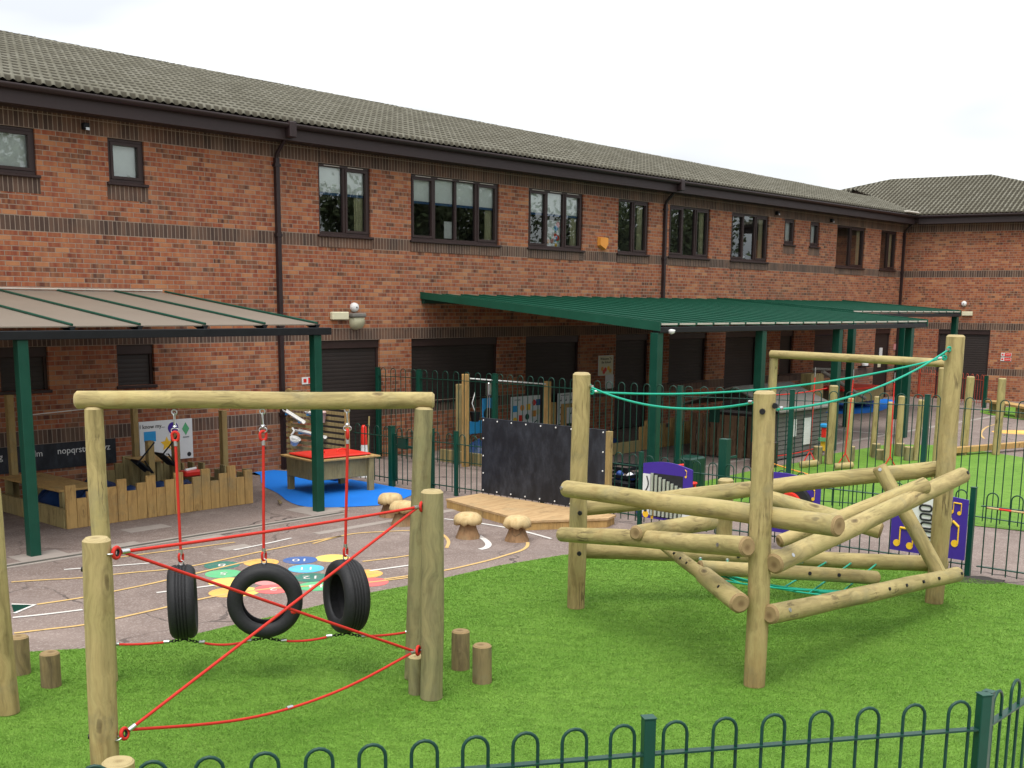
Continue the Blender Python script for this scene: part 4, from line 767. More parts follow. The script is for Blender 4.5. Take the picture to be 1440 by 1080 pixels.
for x,z in [(.04+.292*k,z) for k in range(9) for z in (.19,1.28)]+[(x,z) for x in (.04,2.38) for z in (.46,.73,1.0)]:
    b=MB(); b.cyl((x,-.02,z),(x,-.026,z),.013,.010,8); b.build('screw_cap','white',bb)

# ================================================================ MUSHROOM SEATS
def mushroom(x,y,h,lab,first=None,seed=1):
    t=thing('mushroom_seat',lab,'seat',Matrix.Translation((x,y,0))@Matrix.Rotation(seed*1.3,4,'Z'),'wooden mushroom seats on the playground')
    b=MB(); n=20; prof=[(.0,h*.97),(.06,h),(.12,h*.97),(.165,h*.88),(.185,h*.74),(.185,h*.60),(.15,h*.56),(.05,h*.58)]
    vs=[]; m=len(prof)
    for i in range(n):
        for r,z in prof: q=1+.07*noise.noise(Vector((i*.9,z*4,seed*5)))+.05*math.sin(i*1.9+seed); vs.append((r*q*math.cos(2*math.pi*i/n),r*q*math.sin(2*math.pi*i/n),z+(.02*math.sin(i*2.3+seed) if .5<z/h<.7 else 0)))
    b.add(vs,[(i*m+k,((i+1)%n)*m+k,((i+1)%n)*m+k+1,i*m+k+1) for i in range(n) for k in range(m-1)],0,True); b.build('cap','cap_wood',t)
    b=MB(); b.lathe([(.165,0),(.155,.03),(.12,h*.35),(.095,h*.6),(.09,h*.8)],16); b.build('stem','stem_wood',t)
for k,((x,y),h,l) in enumerate(zip(((-0.58,15.048),(0.069,14.89),(-1.527,15.905),(-1.764,16.554)),(.34,.33,.34,.34),('pale wooden mushroom seat left of the one by the stage corner','pale wooden mushroom seat nearest the stage corner, white marks on its stem','pale wooden mushroom seat partly behind the right hand log post','pale wooden mushroom seat farthest left, on the edge of the blue rubber'))): mushroom(x,y,h,l,seed=k+1)

# ================================================================ LOG HELPERS / STUMPS
def stump(x,y,h,r,lab,seed,grp='log stumps in the turf',mats=('stump','end')):
    b=log_mb(h,r,r*.98,seed=seed,ch=.012,n=26); b.build('log_stump',list(mats),None,Matrix.Translation((x,y,0))@Matrix.Rotation(seed,4,'Z'),**tagd(lab,'stump',grp))
for k,((x,y),h,r,l,ms) in enumerate(zip(((-3.667,8.881),(-4.041,9.177),(-0.42,9.417),(-0.236,9.068),(-0.74,8.774),(-2.275,6.364)),(.29,.33,.345,.33,.32,.42),(.078,.08,.077,.08,.062,.095),
 ('brown stump at the left, in front of the taller one by the edge','brown stump at the far left edge behind the tall post','left one of the two stumps right of the log posts','right one of the two stumps, nearer and shorter looking','pale stump tucked behind the right front log post','pale stump at the foot of the left front log post, above the near railing'),
 (('stump','end'),('stump','end'),('stump','end'),('stump','end'),('log2','endp'),('log','endp')))): stump(x,y,h,r,l,k+11,mats=ms)

# ================================================================ TYRE FRAME
TF=thing('log_goal_frame','tall round log frame with a crossbeam carrying three tyres','climbing frame',TR(-1.95,9.05))
ZB=2.3
bl=(-3.395,9.0,2.288); br=(-0.62,9.17,2.295)
log('beam',bl,br,.071,TF,.066,mats=('log','endp'))
pl0=(-3.254,9.0,2.235); pr0=(-0.704,9.16,2.244)
log('post',(pl0[0]+.005,9.0,0),(pl0[0],9.0,pl0[2]),.073,TF,.071,mats=('log','endp')); log('post',((-0.789,9.161)[0],9.14,0),(pr0[0],9.16,pr0[2]),.080,TF,.074,mats=('log2','endp'))
FLX,FLY=(-2.471,6.754); FRX,FRY=(-0.608,8.661)
def lone_post(x,y,h,r,lab,top,ms,name='log_post',caps=()):
    t=thing(name,lab,'post',TR(x,y),'upright log posts of the rope course'); log('post',(x,y,0),(top[0],top[1],h),r,t,r*.97,mats=ms)
    for a,z in caps: b=MB(); ux=(top[0]-x)*z/h; uy=(top[1]-y)*z/h; b.cyl((ux+(r-.02)*math.cos(a),uy+(r-.02)*math.sin(a),z),(ux+(r+.006)*math.cos(a),uy+(r+.006)*math.sin(a),z),.017,.015,12); b.build('bolt_cap','cap',t)
    return t
PL=lone_post(FLX-.025,FLY,1.66,.085,'thick log post at the front left holding red rope ends',(FLX,FLY),('postlog','endp'),caps=((rad(190),1.47),(rad(190),.42)))
PR=lone_post(FRX,FRY,1.66,.088,'knotty log post at the front right holding red rope ends',(FRX,FRY),('log2','endp'))
qx,qy=(-3.745,8.242); lone_post(qx,qy,1.72,.085,'log post cut off by the left edge of the photo',(qx-.03,qy),('postlog','endp'))
def thimble(b,bc,p,d,r=.03,rope=0,steel=1,tube=.010):
    # rope eye with a steel ferrule, at p pointing along d (rope leaves along d)
    d=Vector(d).normalized(); A=axis_m(p,Vector(p)+d)@Matrix.Rotation(rad(90),4,'X')
    b.torus(r,tube,18,8,rope,M=A); e=Vector(p)+d*(r+.012); b.cyl(e,e+d*.05,.0155,.0155,12,mi=steel)
    b.torus(.018,.0045,14,6,steel,M=axis_m(Vector(p)-d*(r*.9),Vector(p))@Matrix.Rotation(rad(90),4,'Y'))
    return e+d*.05
def eyebolt(b,p,d,mi=1): d=Vector(d).normalized(); b.cyl(Vector(p)-d*.05,p,.006,.006,8,mi=mi); b.torus(.02,.006,14,6,mi,M=axis_m(p,Vector(p)+d)@Matrix.Rotation(rad(90),4,'X'))
RC=thing('rope_crossing','crossed red ropes strung between the two short front log posts','ropes',TR(-1.5,7.7))
A1=Vector((-2.335,6.8,1.565)); A2=Vector((-2.346,6.8,0.444)); B1=Vector((-0.707,8.6,1.538)); B2_=Vector((-0.74,8.6,0.409))
b=MB(); dA=(B1-A1).normalized(); RR=.0105
def ln(a,c,sag=0,n=16): b.tube(catenary(a,c,sag,n),RR,8)
e1=A1+dA*.06; f1=B1-dA*.06
ln(A1,B1,.012); ln(A1,B2_,.0); ln(A2,B1,.0); 
sagp=[A2,Vector((-2.003,7.28,0.3)),Vector((-1.747,7.6,0.234)),Vector((-1.462,7.92,0.22)),Vector((-1.145,8.22,0.271)),B2_]
def smooth3(P,it=3):
    P=[Vector(p) for p in P]
    for _ in range(it):
        q=[P[0]]
        for i in range(len(P)-1): q+=[P[i]*.75+P[i+1]*.25,P[i]*.25+P[i+1]*.75]
        q.append(P[-1]); P=q
    return P
b.tube(smooth3(sagp),RR,8)
wbuild(b,'rope','rope',RC)
b=MB(); 
for p,d,post in ((A1,(B1-A1),(FLX,FLY)),(A2,(B1-A2),(FLX,FLY)),(B1,(A1-B1),(FRX,FRY)),(B2_,(A2-B2_),(FRX,FRY))):
    b=MB(); d=d.normalized(); b.cyl(p-d*.005,p+d*.045,.0155,.0155,12,mi=1); q=p-d*.038; b.torus(.032,.012,18,8,0,M=axis_m(q,q+d)@Matrix.Rotation(rad(90),4,'Y')@Matrix.Rotation(rad(90),4,'Z')@Matrix.Rotation(rad(25),4,'X')); b.torus(.020,.008,14,6,2,M=axis_m(q,q+d)@Matrix.Rotation(rad(90),4,'Y')@Matrix.Rotation(rad(90),4,'Z')@Matrix.Rotation(rad(25),4,'X')); r_=q-d*.045
    b.torus(.022,.006,14,6,1,M=axis_m(r_,r_+d)@Matrix.Rotation(rad(90),4,'Y')@Matrix.Rotation(rad(90),4,'X')); b.cyl(r_-d*.01,Vector((post[0],post[1],r_.z)),.007,.007,8,mi=1); wbuild(b,'rope_end',['rope','silver','cap'],RC)
b=MB()
m_=Vector((-1.559,7.82,0.228)); dm=(Vector((-1.463,7.93,0.222))-m_).normalized(); b.cyl(m_-dm*.025,m_+dm*.025,.0155,.0155,12,mi=1); wbuild(b,'ferrule',['rope','silver'],RC); b=MB()
X_=Vector((-1.52,7.86,0.918)); b.lathe([(0,-.02),(.018,-.012),(.022,0),(.018,.012),(0,.02)],12,M=Matrix.Translation(X_))
wbuild(b,'rope_knot','rope',RC)
# tyres
def tyre(px,pt,pc,pb,rot,lab,seed):
    C_=Vector(pc); t=thing('tyre_swing',lab,'tyre',Matrix.Translation((C_.x,C_.y,C_.z-.3)),'tyres hanging from the log frame')
    b=MB(); R0=.298; prof=[(R0,-.05),(R0,.05),(R0-.006,.075),(R0-.02,.092),(.255,.104),(.215,.102),(.188,.085),(.178,.072),(.185,.066),(.215,.088),(.25,.09),(.275,.07),(.281,.03),(.281,-.03),(.275,-.07),(.25,-.09),(.215,-.088),(.185,-.066),(.178,-.072),(.188,-.085),(.215,-.102),(.255,-.104),(R0-.02,-.092),(R0-.006,-.075)]
    # circumferential grooves
    pr=[]
    for r,z in prof: pr.append((r,z))
    g=[(R0,-.055)]
    for zc in (-.036,-.012,.012,.036): g+=[(R0+.001,zc-.005),(R0-.008,zc-.004),(R0-.008,zc+.004),(R0+.001,zc+.005)]
    g+=[(R0,.055)]; pr=g+pr[2:]
    b.lathe(pr,64,M=None,closed=True); b.build('tyre','tyre',t,Matrix.Translation((0,0,.3))@Matrix.Rotation(rot,4,'Z')@Matrix.Rotation(rad(seed-1),4,'Y')@Matrix.Rotation(rad(90),4,'Y'))
    tp=Vector(pt); tb=C_+Vector((0,0,.30)); b=MB()
    b.tube([tb+Vector((0,0,.13)),tp-Vector((0,0,.27))],.0115,8); b.torus(.022,.010,16,8,M=Matrix.Translation(tb+Vector((0,0,.065)))@Matrix.Rotation(rad(60),4,'Z')@RX,stretch=.012); b.torus(.026,.012,16,8,M=Matrix.Translation(tp-Vector((0,0,.205)))@Matrix.Rotation(rad(35*seed),4,'Z')@RX,stretch=.01)
    wbuild(b,'rope','rope',t)
    b=MB(); b.cyl(tb+Vector((0,0,.09)),tb+Vector((0,0,.13)),.0155,.0155,12); b.cyl(tp-Vector((0,0,.28)),tp-Vector((0,0,.24)),.0155,.0155,12)
    b.torus(.02,.0055,14,6,M=Matrix.Translation(tb+Vector((0,0,.02)))@RX); b.torus(.018,.005,14,6,M=Matrix.Translation(tp-Vector((0,0,.16)))@RX@Matrix.Rotation(rad(90),4,'Z'),stretch=.012)
    b.torus(.018,.005,14,6,M=Matrix.Translation(tp-Vector((0,0,.07)))@Matrix.Rotation(rad(90),4,'Z')@RX@Matrix.Rotation(0,4,'Z'),stretch=.03); b.cyl(tp-Vector((0,0,.13)),tp-Vector((0,0,.115)),.02,.012,10); b.torus(.02,.006,14,6,M=Matrix.Translation(tp-Vector((0,0,.015)))@RX)
    wbuild(b,'shackle','silver',t)
    return t,C_
TY=[tyre(245,(-2.646,9.05,2.208),(-2.641,9.05,0.669),0,rad(13),'tyre hanging edge on at the left of the frame',0),
    tyre(369,(-1.963,9.08,2.217),(-1.984,9.08,0.679),0,rad(100),'tyre in the middle facing the camera with its hole open',1),
    tyre(488,(-1.305,9.12,2.231),(-1.335,9.12,0.711),0,rad(30),'tyre hanging at an angle on the right of the frame',3)]
LR=thing('low_rope','sagging red rope with black chains joining the tyre bottoms','rope',TR(-1.9,9.05,.1)); b=MB(); bc=MB()
pa=Vector((-3.203,9.02,0.317)); pz=Vector((-0.814,9.14,0.412))
knots=[c+Vector((0,0,-.315)) for t,c in TY]
def chain(p,q,n):
    p=Vector(p);q=Vector(q)
    for i in range(n):
        c=p.lerp(q,(i+.5)/n); A=axis_m(c,q+Vector((1e-4,0,0))); bc.torus(.010,.0035,10,5,M=A@Matrix.Rotation(rad(90)*(i%2),4,'Z')@Matrix.Rotation(rad(90),4,'X'),stretch=.008)
segs=[]
for k,p in enumerate(knots):
    l=p+Vector((-.12,0,-.02)); r=p+Vector((.12,0,-.022)); chain(p,l,5); chain(p,r,5); bc.torus(.02,.006,14,6,M=Matrix.Translation(p+Vector((0,0,.02)))@RX); segs.append((l,r))
ends=[(pa,segs[0][0],.01),(segs[0][1],segs[1][0],.03),(segs[1][1],segs[2][0],.02),(segs[2][1],pz,.01)]
for a,c,sg_ in ends: b.tube(catenary(a,c,sg_,12),.010,8); d=(c-a).normalized(); b.cyl(c-d*.045,c,.015,.015,10,mi=1); b.cyl(a,a+d*.045,.015,.015,10,mi=1)
wbuild(b,'rope',['rope','silver'],LR); wbuild(bc,'chain','chainb',LR)

# ================================================================ LOG CLIMBER
LCB=thing('log_climber','large climbing frame of crossed round logs bolted to tall posts','climbing frame',TR(2.6,11.2))
PA=(0.661,11.455); PB=(1.986,9.042); PC=(4.425,11.791)
TA=(0.667,11.37,2.397); TB=(1.951,9.0,2.404); TC=(4.436,11.75,2.786)
log('post',(*PA,0),TA,.088,LCB,.086,mats=('postlog','endp')); log('post',(*PB,0),TB,.088,LCB,.084,mats=('postlog','endp')); log('post',(*PC,0),(TC[0],TC[1],TC[2]),.094,LCB,.090,mats=('postlog','endp'))
DX,DY,DZ=(2.231,11.98,1.276); log('post',(DX+.01,DY,0),(DX,DY,DZ),.082,LCB,.080,mats=('log','endp'))
LG={}
for nm,p0,p1,r,r2 in (('L1',(0.519,11.19,1.28),(2.461,8.55,1.431),.083,.083),('L2',(0.492,11.19,0.826),(1.84,8.84,1.206),.073,.083),
 ('L3',(0.614,11.6,1.004),(4.552,11.98,1.418),.083,.083),('L4',(0.607,11.6,0.583),(4.592,11.98,0.386),.083,.083),
 ('L5',(1.076,9.93,1.089),(1.922,11.0,1.004),.066,.088),('L6',(1.503,11.3,0.706),(1.778,9.3,0.713),.056,.060),('L6b',(1.656,9.72,0.769),(1.799,8.84,0.749),.080,.084),('L7',(1.675,10.15,0.746),(3.481,10.75,0.522),.066,.066),
 ('L8',(2.059,8.92,1.048),(4.523,11.53,1.401),.083,.083),('L9',(2.051,8.92,0.643),(4.543,11.53,0.376),.080,.076),('L10',(3.722,11.7,1.456),(4.315,11.28,0.367),.076,.070),
 ('L11',(2.412,10.3,0.956),(3.902,10.8,1.407),.060,.080),('L12',(2.492,11.6,1.168),(3.607,11.1,0.902),.080,.080)):
    LG[nm]=(Vector(p0),Vector(p1),r); log('log',p0,p1,r,LCB,r2,mats=('log','end'))
def capat(px,r=.024,mat='cap'):  # bolt cap with its centre at px, facing the camera side
    p=Vector(px); d=(Vector((0,0,2.2))-p); d.z=0; d.normalize(); b=MB(); b.cyl(p-d*.02,p+d*.006,r,r*.85,14); wbuild(b,'bolt_cap',mat,LCB)
for p in ((0.672,11.29,1.016),(0.673,11.29,0.606),(1.915,8.9,2.253),(2.013,8.91,2.297),(2.269,11.87,1.129),(1.778,8.98,1.078))[:5]: capat(p)
def capon(nm,ts,r=.015,mat='cap',up=0):
    a,c,rr=LG[nm]
    for t_ in ts:
        q=a.lerp(c,t_); d=Vector((0,0,CAM_H))-q; ax=(c-a).normalized(); d=(d-ax*d.dot(ax)).normalized(); d=(d+Vector((0,0,up))).normalized(); b=MB(); b.cyl(q+d*(rr-.025),q+d*(rr+.007),r,r*.85,14); wbuild(b,'bolt_cap',mat,LCB)
capon('L6',(0.169,0.28,0.388,0.491)); capon('L6b',(.62,),.016)
capon('L7',(0.585,0.751),.02)
capon('L9',(0.537,0.634,0.735,0.832,0.981),.018)
capon('L8',(.985,),.02); capon('L4',(0.432,),.022)
capon('L1',(.012,),.02,'silver'); capon('L2',(.90,),.02,'silver'); capon('L8',(.05,),.02,'silver'); capon('L9',(.05,),.02,'silver'); capon('L10',(.03,.95),.02,'silver')
# green ropes
GR=thing('green_ropes','green handrail ropes strung between the tops of the climber posts','ropes',TR(2.6,11.2,2))
a_=Vector((0.739,11.37,2.266)); a2=Vector((0.768,11.37,2.211)); b1=Vector((1.878,9.0,2.315)); b2=Vector((2.051,9.0,2.262)); cc=Vector((4.357,11.7,2.646)); cc2=Vector((4.313,11.7,2.56))
b=MB(); b.tube(catenary(a2,cc2,.14,24),.010,8); b.tube(catenary(a_,b1,.12,18),.010,8); b.tube(catenary(b2,cc,.12,20),.010,8)
for q in (a_,a2,cc,cc2): b.torus(.02,.010,14,6,M=Matrix.Translation(q)@RX)
wbuild(b,'rope','teal',GR); b=MB()
for q,d in ((a_,b1-a_),(a2,cc2-a2),(b1,a_-b1),(b2,cc-b2),(cc,b2-cc),(cc2,a2-cc2)): d=d.normalized(); b.cyl(q+d*.03,q+d*.075,.015,.015,10)
wbuild(b,'ferrule','silver',GR)
NT_=thing('climbing_net','green rope net slung low inside the log climber','net',TR(2.9,10.8,.3)); b=MB(); bs=MB()
near=[Vector(p) for p in ((1.611,10.0,0.657),(1.896,10.0,0.614),(2.244,10.0,0.585),(2.654,10.0,0.57),(3.127,10.0,0.568))]; far=[Vector(p) for p in ((1.916,11.5,0.521),(2.201,11.55,0.498),(3.013,11.75,0.446),(3.285,11.8,0.437),(3.56,11.85,0.421),(3.844,11.9,0.405))]
l6=[LG['L6'][0].lerp(LG['L6'][1],t_) for t_ in (.25,.4,.55,.7)]; l9=[LG['L9'][0].lerp(LG['L9'][1],t_) for t_ in (.45,.58,.70,.82)]
for k in range(4): 
    b.tube(catenary(l6[k],l9[k] - Vector((0,0,.03)),.10,14),.009,6)
for k,f_ in enumerate(far):
    mid=[catenary(l6[i],l9[i]-Vector((0,0,.03)),.10,14)[min(13,2+k*2)] for i in range(4)]
    b.tube([f_]+mid[::1],.009,6); d=(mid[0]-f_).normalized(); bs.cyl(f_+d*.03,f_+d*.07,.014,.014,8); bs.torus(.016,.004,12,6,M=Matrix.Translation(f_+d*.01)@RX); wbuild(bs,'shackle','silver',NT_); bs=MB()
wbuild(b,'rope','teal',NT_)

# ================================================================ SAND PIT WITH PALISADE (left)
def palisade(b,s0,s1,off,hs,w_=.0,th=.04,seed=0,axis='s'):
    n=len(hs); L=(s1-s0)/n
    for i,h in enumerate(hs):
        a=s0+L*i; 
        if axis=='s': b.box(a+.003,a+L-.003,-off-th/2,-off+th/2,0,h,bev=.004)
        else: b.box(off-th/2,off+th/2,-(a+L)+.003,-a-.003,0,h,bev=.004)
hsL=[z for s,z in ((7.42,0.595),(7.576,0.402),(7.756,0.48),(7.942,0.414),(8.085,0.506),(8.23,0.598),(8.374,0.421),(8.512,0.517),(8.662,0.604),(8.812,0.417),(8.955,0.514),(9.098,0.603),(9.243,0.412),(9.391,0.508),(9.528,0.611),(9.667,0.42),(9.801,0.513),(9.936,0.614),(10.087,0.425),(10.245,0.519))]
PT_=thing('sand_pit','timber sand pit with a stepped palisade front beside the brick wall','sand pit',BM@Matrix.Translation((8.85,-1.5,0)))
def pbuild(b,name,mat,t): return b.build(name,mat,t,t.matrix_world.inverted()@BM)
b=MB(); palisade(b,7.33,10.33,2.66,hsL); pbuild(b,'palisade','plank',PT_)
b=MB(); palisade(b,.5,2.62,10.30,[.56,.44,.34,.48,.38,.50,.40,.30,.44,.52,.42,.34,.46,.52],axis='o'); pbuild(b,'palisade','plank2',PT_)
b=MB(); palisade(b,9.1,10.25,.5,[.40,.50,.60,.42,.50,.60,.42,.50],axis='s'); pbuild(b,'palisade','plank2',PT_)
b=MB(); b.box(7.32,7.38,-2.62,-.42,0,.26,bev=.004); pbuild(b,'side_board','plank2',PT_)
b=MB(); b.box(7.38,10.27,-2.6,-.5,.02,.1); pbuild(b,'pit_floor','tarp',PT_)
def box_seat(name,s0,s1,o0,o1,h,lab,mat='plank2'):
    t=thing(name,lab,'bench',BM@Matrix.Translation(((s0+s1)/2,-(o0+o1)/2,0))); b=MB(); b.box(s0,s1,-o1,-o0,h-.03,h,bev=.004); pbuild(b,'seat','plank',t)
    for s in (s0+.05,s1-.12):
        for o in (o0+.03,o1-.10): b=MB(); b.box(s,s+.09,-o-.09,-o,0,h-.031,bev=.004); pbuild(b,'leg',mat,t)
    return t
box_seat('corner_bench',7.42,8.05,.5,2.3,.48,'low wooden table top at the entrance of the left sand pit')
box_seat('corner_bench',9.35,9.95,.65,1.25,.60,'small wooden shelf inside the left sand pit by its back corner')
def tarp(s0,s1,o0,o1,h,lab,seed,base=.1,group='blue tarpaulins over the sand'):
    b=MB(); n=26; vs=[]
    for i in range(n+1):
        for j in range(n+1):
            u=i/n;v_=j/n; e=min(u,1-u,v_,1-v_)*5; e=min(1,e); z=base+(h-base)*e*(.55+.8*noise.noise(Vector((u*4+seed,v_*4,seed)))+.5*abs(noise.noise(Vector((u*9,v_*9+seed,3)))))
            vs.append((s0+(s1-s0)*u,-(o0+(o1-o0)*v_),max(base+.002,z)))
    b.add(vs,[(i*(n+1)+j,i*(n+1)+j+1,(i+1)*(n+1)+j+1,(i+1)*(n+1)+j) for i in range(n) for j in range(n)],0,True); b.build('tarpaulin','tarp',None,BM,**tagd(lab,'tarpaulin',group))
tarp(7.42,9.0,1.0,2.58,.46,'crumpled blue tarpaulin at the left end of the sand pit',1); tarp(9.0,10.2,1.3,2.5,.34,'crumpled blue tarpaulin at the right end of the sand pit',5)
b=MB(); b.box(-.16,.16,-.1,.1,0,.09,bev=.02); b.cyl((-.1,0,.09),(.1,.02,.11),.03,.02,8,mi=1); b.build('toy_truck',['red','white'],None,fr(9.75,1.9,.40),**tagd('red toy lying on the tarpaulin in the left sand pit','toy'))
PO=[]
for s,off,z,w_,l in ((7.654,0.45,1.668,0.1,'square timber post left of the canopy post by the alphabet board'),(9.659,0.45,1.601,0.09,'tall square timber post behind the left end of the shapes board'),(9.15,1.75,0.976,0.1,'short dark square post in the sand pit in front of the blue square'),(9.68,1.6,1.031,0.1,'short square post in the sand pit behind the left hanging rope'),(10.884,1.1,1.286,0.1,'square timber post at the right of the sand pit')):
    b=MB(); b.box(-w_/2,w_/2,-w_/2,w_/2,0,z,bev=.005); b.build('square_post','beamwood',None,fr(s,off),**tagd(l,'post','square posts of the sand pits'))
b=MB(); b.tube([bw(7.93,.45,1.35),bw(9.7,.45,1.42)],.008,6); b.build('tie_rope','white',None,None,**tagd('thin white line between the two tall posts by the wall','line'))
for (s,off,z),l in (((9.042,1.7,0.593),'dark tilted tray on thin struts left of the short dark post'),((9.501,1.6,0.649),'dark tilted tray on thin struts left of the post behind the rope')):
    t=thing('tilting_tray',l,'tray',fr(s,off,z),'tilting trays in the sand pit'); b=MB(); b.box(-.16,.14,-.12,.12,-.015,.015,M=Matrix.Rotation(rad(42),4,'Y'),bev=.005); b.build('tray','black',t)
    b=MB(); b.cyl((-.14,-.1,.06),(.16,-.1,.36),.012,.012,6); b.cyl((-.02,-.11,.10),(.12,-.11,-.10),.010,.010,6); b.build('strut','black',t)

# ================================================================ PLAY TABLE, WATER WALL, CONES
def pt_(s,off,z=0): return bw(s,off,z)
PTM=fr(11.95,2.40,0,rad(-7)); PTT=thing('sand_table','timber box table with a red lid on the blue rubber','table',PTM)
b=MB(); b.box(-.50,.62,-.50,.38,.24,.55,bev=.008); b.build('box','plank2',PTT)
b=MB(); b.box(-.57,.70,-.60,-.50,.551,.58,bev=.004); b.box(-.57,.70,.38,.46,.551,.58,bev=.004); b.box(-.57,-.50,-.4995,.3795,.551,.58,bev=.004); b.box(.62,.70,-.4995,.3795,.551,.58,bev=.004); b.build('rim','plank',PTT)
for x,y in ((-.44,-.55),(.54,-.55),(-.44,.33),(.54,.33)): beam('leg',x-.05,x+.05,y-.02,y+.06,0,.55,'plank2',PTT)
b=MB(); b.box(-.47,.60,-.47,.36,.581,.615,bev=.015); 
b.build('lid','red',PTT); b=MB()
for x in (-.12,.30): b.tube([(x-.09,-.05,.61),(x-.08,-.05,.65),(x,-.05,.665),(x+.08,-.05,.65),(x+.09,-.05,.61)],.014,8)
b.build('handle','red',PTT)
WWT=thing('water_wall','slatted timber water wall with gutters and cups','water wall',BM@Matrix.Translation((12.88,-1.0,0)))
b=MB()
for k in range(14): b.box(12.86,12.88,-1.80,-.15,.12+k*.10,.175+k*.10)
pbuild(b,'slats','plank2',WWT)
b=MB(); b.box(12.881,12.94,-1.86,-1.78,0,1.5,bev=.004); b.box(12.881,12.94,-.25,-.17,0,1.5,bev=.004); pbuild(b,'frame_post','plank',WWT)
def gutter(o0,z0,o1,z1):
    b=MB(); a=Vector((12.80,-o0,z0)); c=Vector((12.80,-o1,z1)); d=c-a; n=10; vs=[]
    for p in (a,c):
        for r in (.05,.043): vs+=[p+Vector((r*math.cos(math.pi+math.pi*k/n),0,r*math.sin(math.pi+math.pi*k/n))) for k in range(n+1)]
    m=n+1; fs=[(k,k+1,2*m+k+1,2*m+k) for k in range(n)]+[(m+k,3*m+k,3*m+k+1,m+k+1) for k in range(n)]+[(0,2*m,3*m,m),(n,m+n,3*m+n,2*m+n)]
    b.add(vs,fs,0,True); pbuild(b,'gutter','white',WWT); b=MB()
    for t_ in (.12,.8): p=a.lerp(c,t_); b.box(p.x-.03,p.x+.06,p.y-.02,p.y+.02,p.z-.08,p.z-.04,bev=.005)
    pbuild(b,'bracket','skyblue',WWT)
gutter(.2,1.13,.75,.95); gutter(.55,.80,1.35,.73); gutter(.85,1.14,1.15,1.12)
b=MB(); b.lathe([(.055,0),(.085,.17),(.09,.17),(.075,.2),(0.07,.17),(.05,.01)],16,M=Matrix.Translation((12.77,-1.30,.97))); pbuild(b,'cup',paint('pale_pink_cup',(.65,.48,.46),.4,.05),WWT)
b=MB(); b.lathe([(.06,0),(.10,.13),(.105,.13),(.055,.01)],16,M=Matrix.Translation((12.72,-.55,.52))@Matrix.Rotation(rad(25),4,'X')); b.tube([(12.75,-.45,.68),(12.78,-.5,.76),(12.8,-.42,.80)],.02,8); pbuild(b,'funnel','white',WWT)
def cone(s,off,h,lab,r=.055):
    t=thing('traffic_cone',lab,'cone',fr(s,off)); b=MB(); b.lathe([(.14,0),(.14,.03),(r*1.6,.04),(r*1.1,h*.62)],16); b.build('body','white',t); b=MB(); b.lathe([(r*1.1,h*.621),(r*.9,h*.95),(r*.5,h),(0,h)],16); b.build('top','orange' if 0 else 'red',t)
cone(13.35,1.75,(13.472,0.921)[1],'tall white bollard cone with an orange red top behind the railing')
b=MB(); b.cyl((0,0,0),(0,0,1.05),.015,.015,8); b.build('broom_pole','plank2',None,fr(13.55,1.6)@Matrix.Rotation(rad(3),4,'Y'),**tagd('thin wooden pole leaning beside the cone','pole'))
b=MB(); 
for k,(x,m) in enumerate(((-.2,0),(0,1),(.2,2),(.38,0))): b.box(x-.08,x+.08,-.07,.07,0,.14+.03*(k%2),mi=m,bev=.02)
b.build('toy_pile',['dblue','red','black'],None,fr(12.6,1.4,.01,rad(-80)),**tagd('small dark toys heaped under the far side of the table','toys'))
b=MB(); b.box(-.14,.14,-.02,.02,0,.02); b.build('wood_offcut','stump',None,fr(10.55,3.05,.03,rad(60)),**tagd('bit of brown wood lying by the edge of the blue rubber','offcut'))

# ================================================================ BEYOND THE TALL FENCE
t=thing('pulley_frame','timber frame with a white pulley bar in the sand pit beyond the tall fence','frame',fr(17.4,1.9))
def post_px(s,off,z,w_,par,mat='plank'): b=MB(); b.box(s-w_/2,s+w_/2,-off-w_/2,-off+w_/2,0,z,bev=.004); pbuild(b,'post',mat,par)
fp=((15.557,1.75),(17.68,1.538))
post_px(fp[0][0],2.1,fp[0][1],.11,t); post_px(fp[1][0],2.3,fp[1][1],.11,t); post_px(fp[0][0]+.35,1.6,1.52,.12,t,'plank2')
b=MB(); b.cyl((fp[0][0],-2.1,fp[0][1]-.08),(fp[1][0],-2.3,fp[1][1]-.06),.014,.014,8); pbuild(b,'bar','white',t)
b=MB(); b.box(fp[0][0]+.52,fp[0][0]+.62,-2.2,-2.1,1.32,1.58,bev=.02); b.cyl((fp[0][0]+.55,-2.15,1.32),(fp[0][0]+.52,-2.15,.6),.007,.007,6); b.cyl((fp[0][0]+.60,-2.15,1.32),(fp[0][0]+.6,-2.15,.6),.007,.007,6); pbuild(b,'pulley','silver',t)
b=MB(); b.lathe([(.07,0),(.1,.16),(.1,.18)],14,M=Matrix.Translation((fp[0][0]+.2,-2.15,.85))); b.tube([(fp[0][0]+.2,-2.15,1.03),(fp[0][0]+.12,-2.15,1.2),(fp[0][0]+.2,-2.15,1.4)],.01,6,mi=1); pbuild(b,'bucket',['black','white'],t)
t=thing('blue_play_panel','bright blue play panel with a red disc beyond the tall fence','play panel',fr(17.3,.4)); b=MB(); b.box(16.95,17.22,-.5,-.46,.35,1.1,bev=.01); b.box(17.7,18.05,-.5,-.46,.35,1.08,bev=.01); b.box(17.221,17.699,-.5,-.46,.35,.62,bev=.01); pbuild(b,'board','skyblue',t); b=MB(); b.cyl((17.2,-.5,.8),(17.2,-.52,.8),.09,.09,16); pbuild(b,'disc','red',t); b=MB(); b.cyl((17.85,-.5,.75),(17.85,-.55,.75),.13,.13,16); pbuild(b,'wheel','ink',t)
t=thing('sand_pit','low timber sand pit with a stepped palisade seen through the tall fence','sand pit',fr(18.2,2.5))
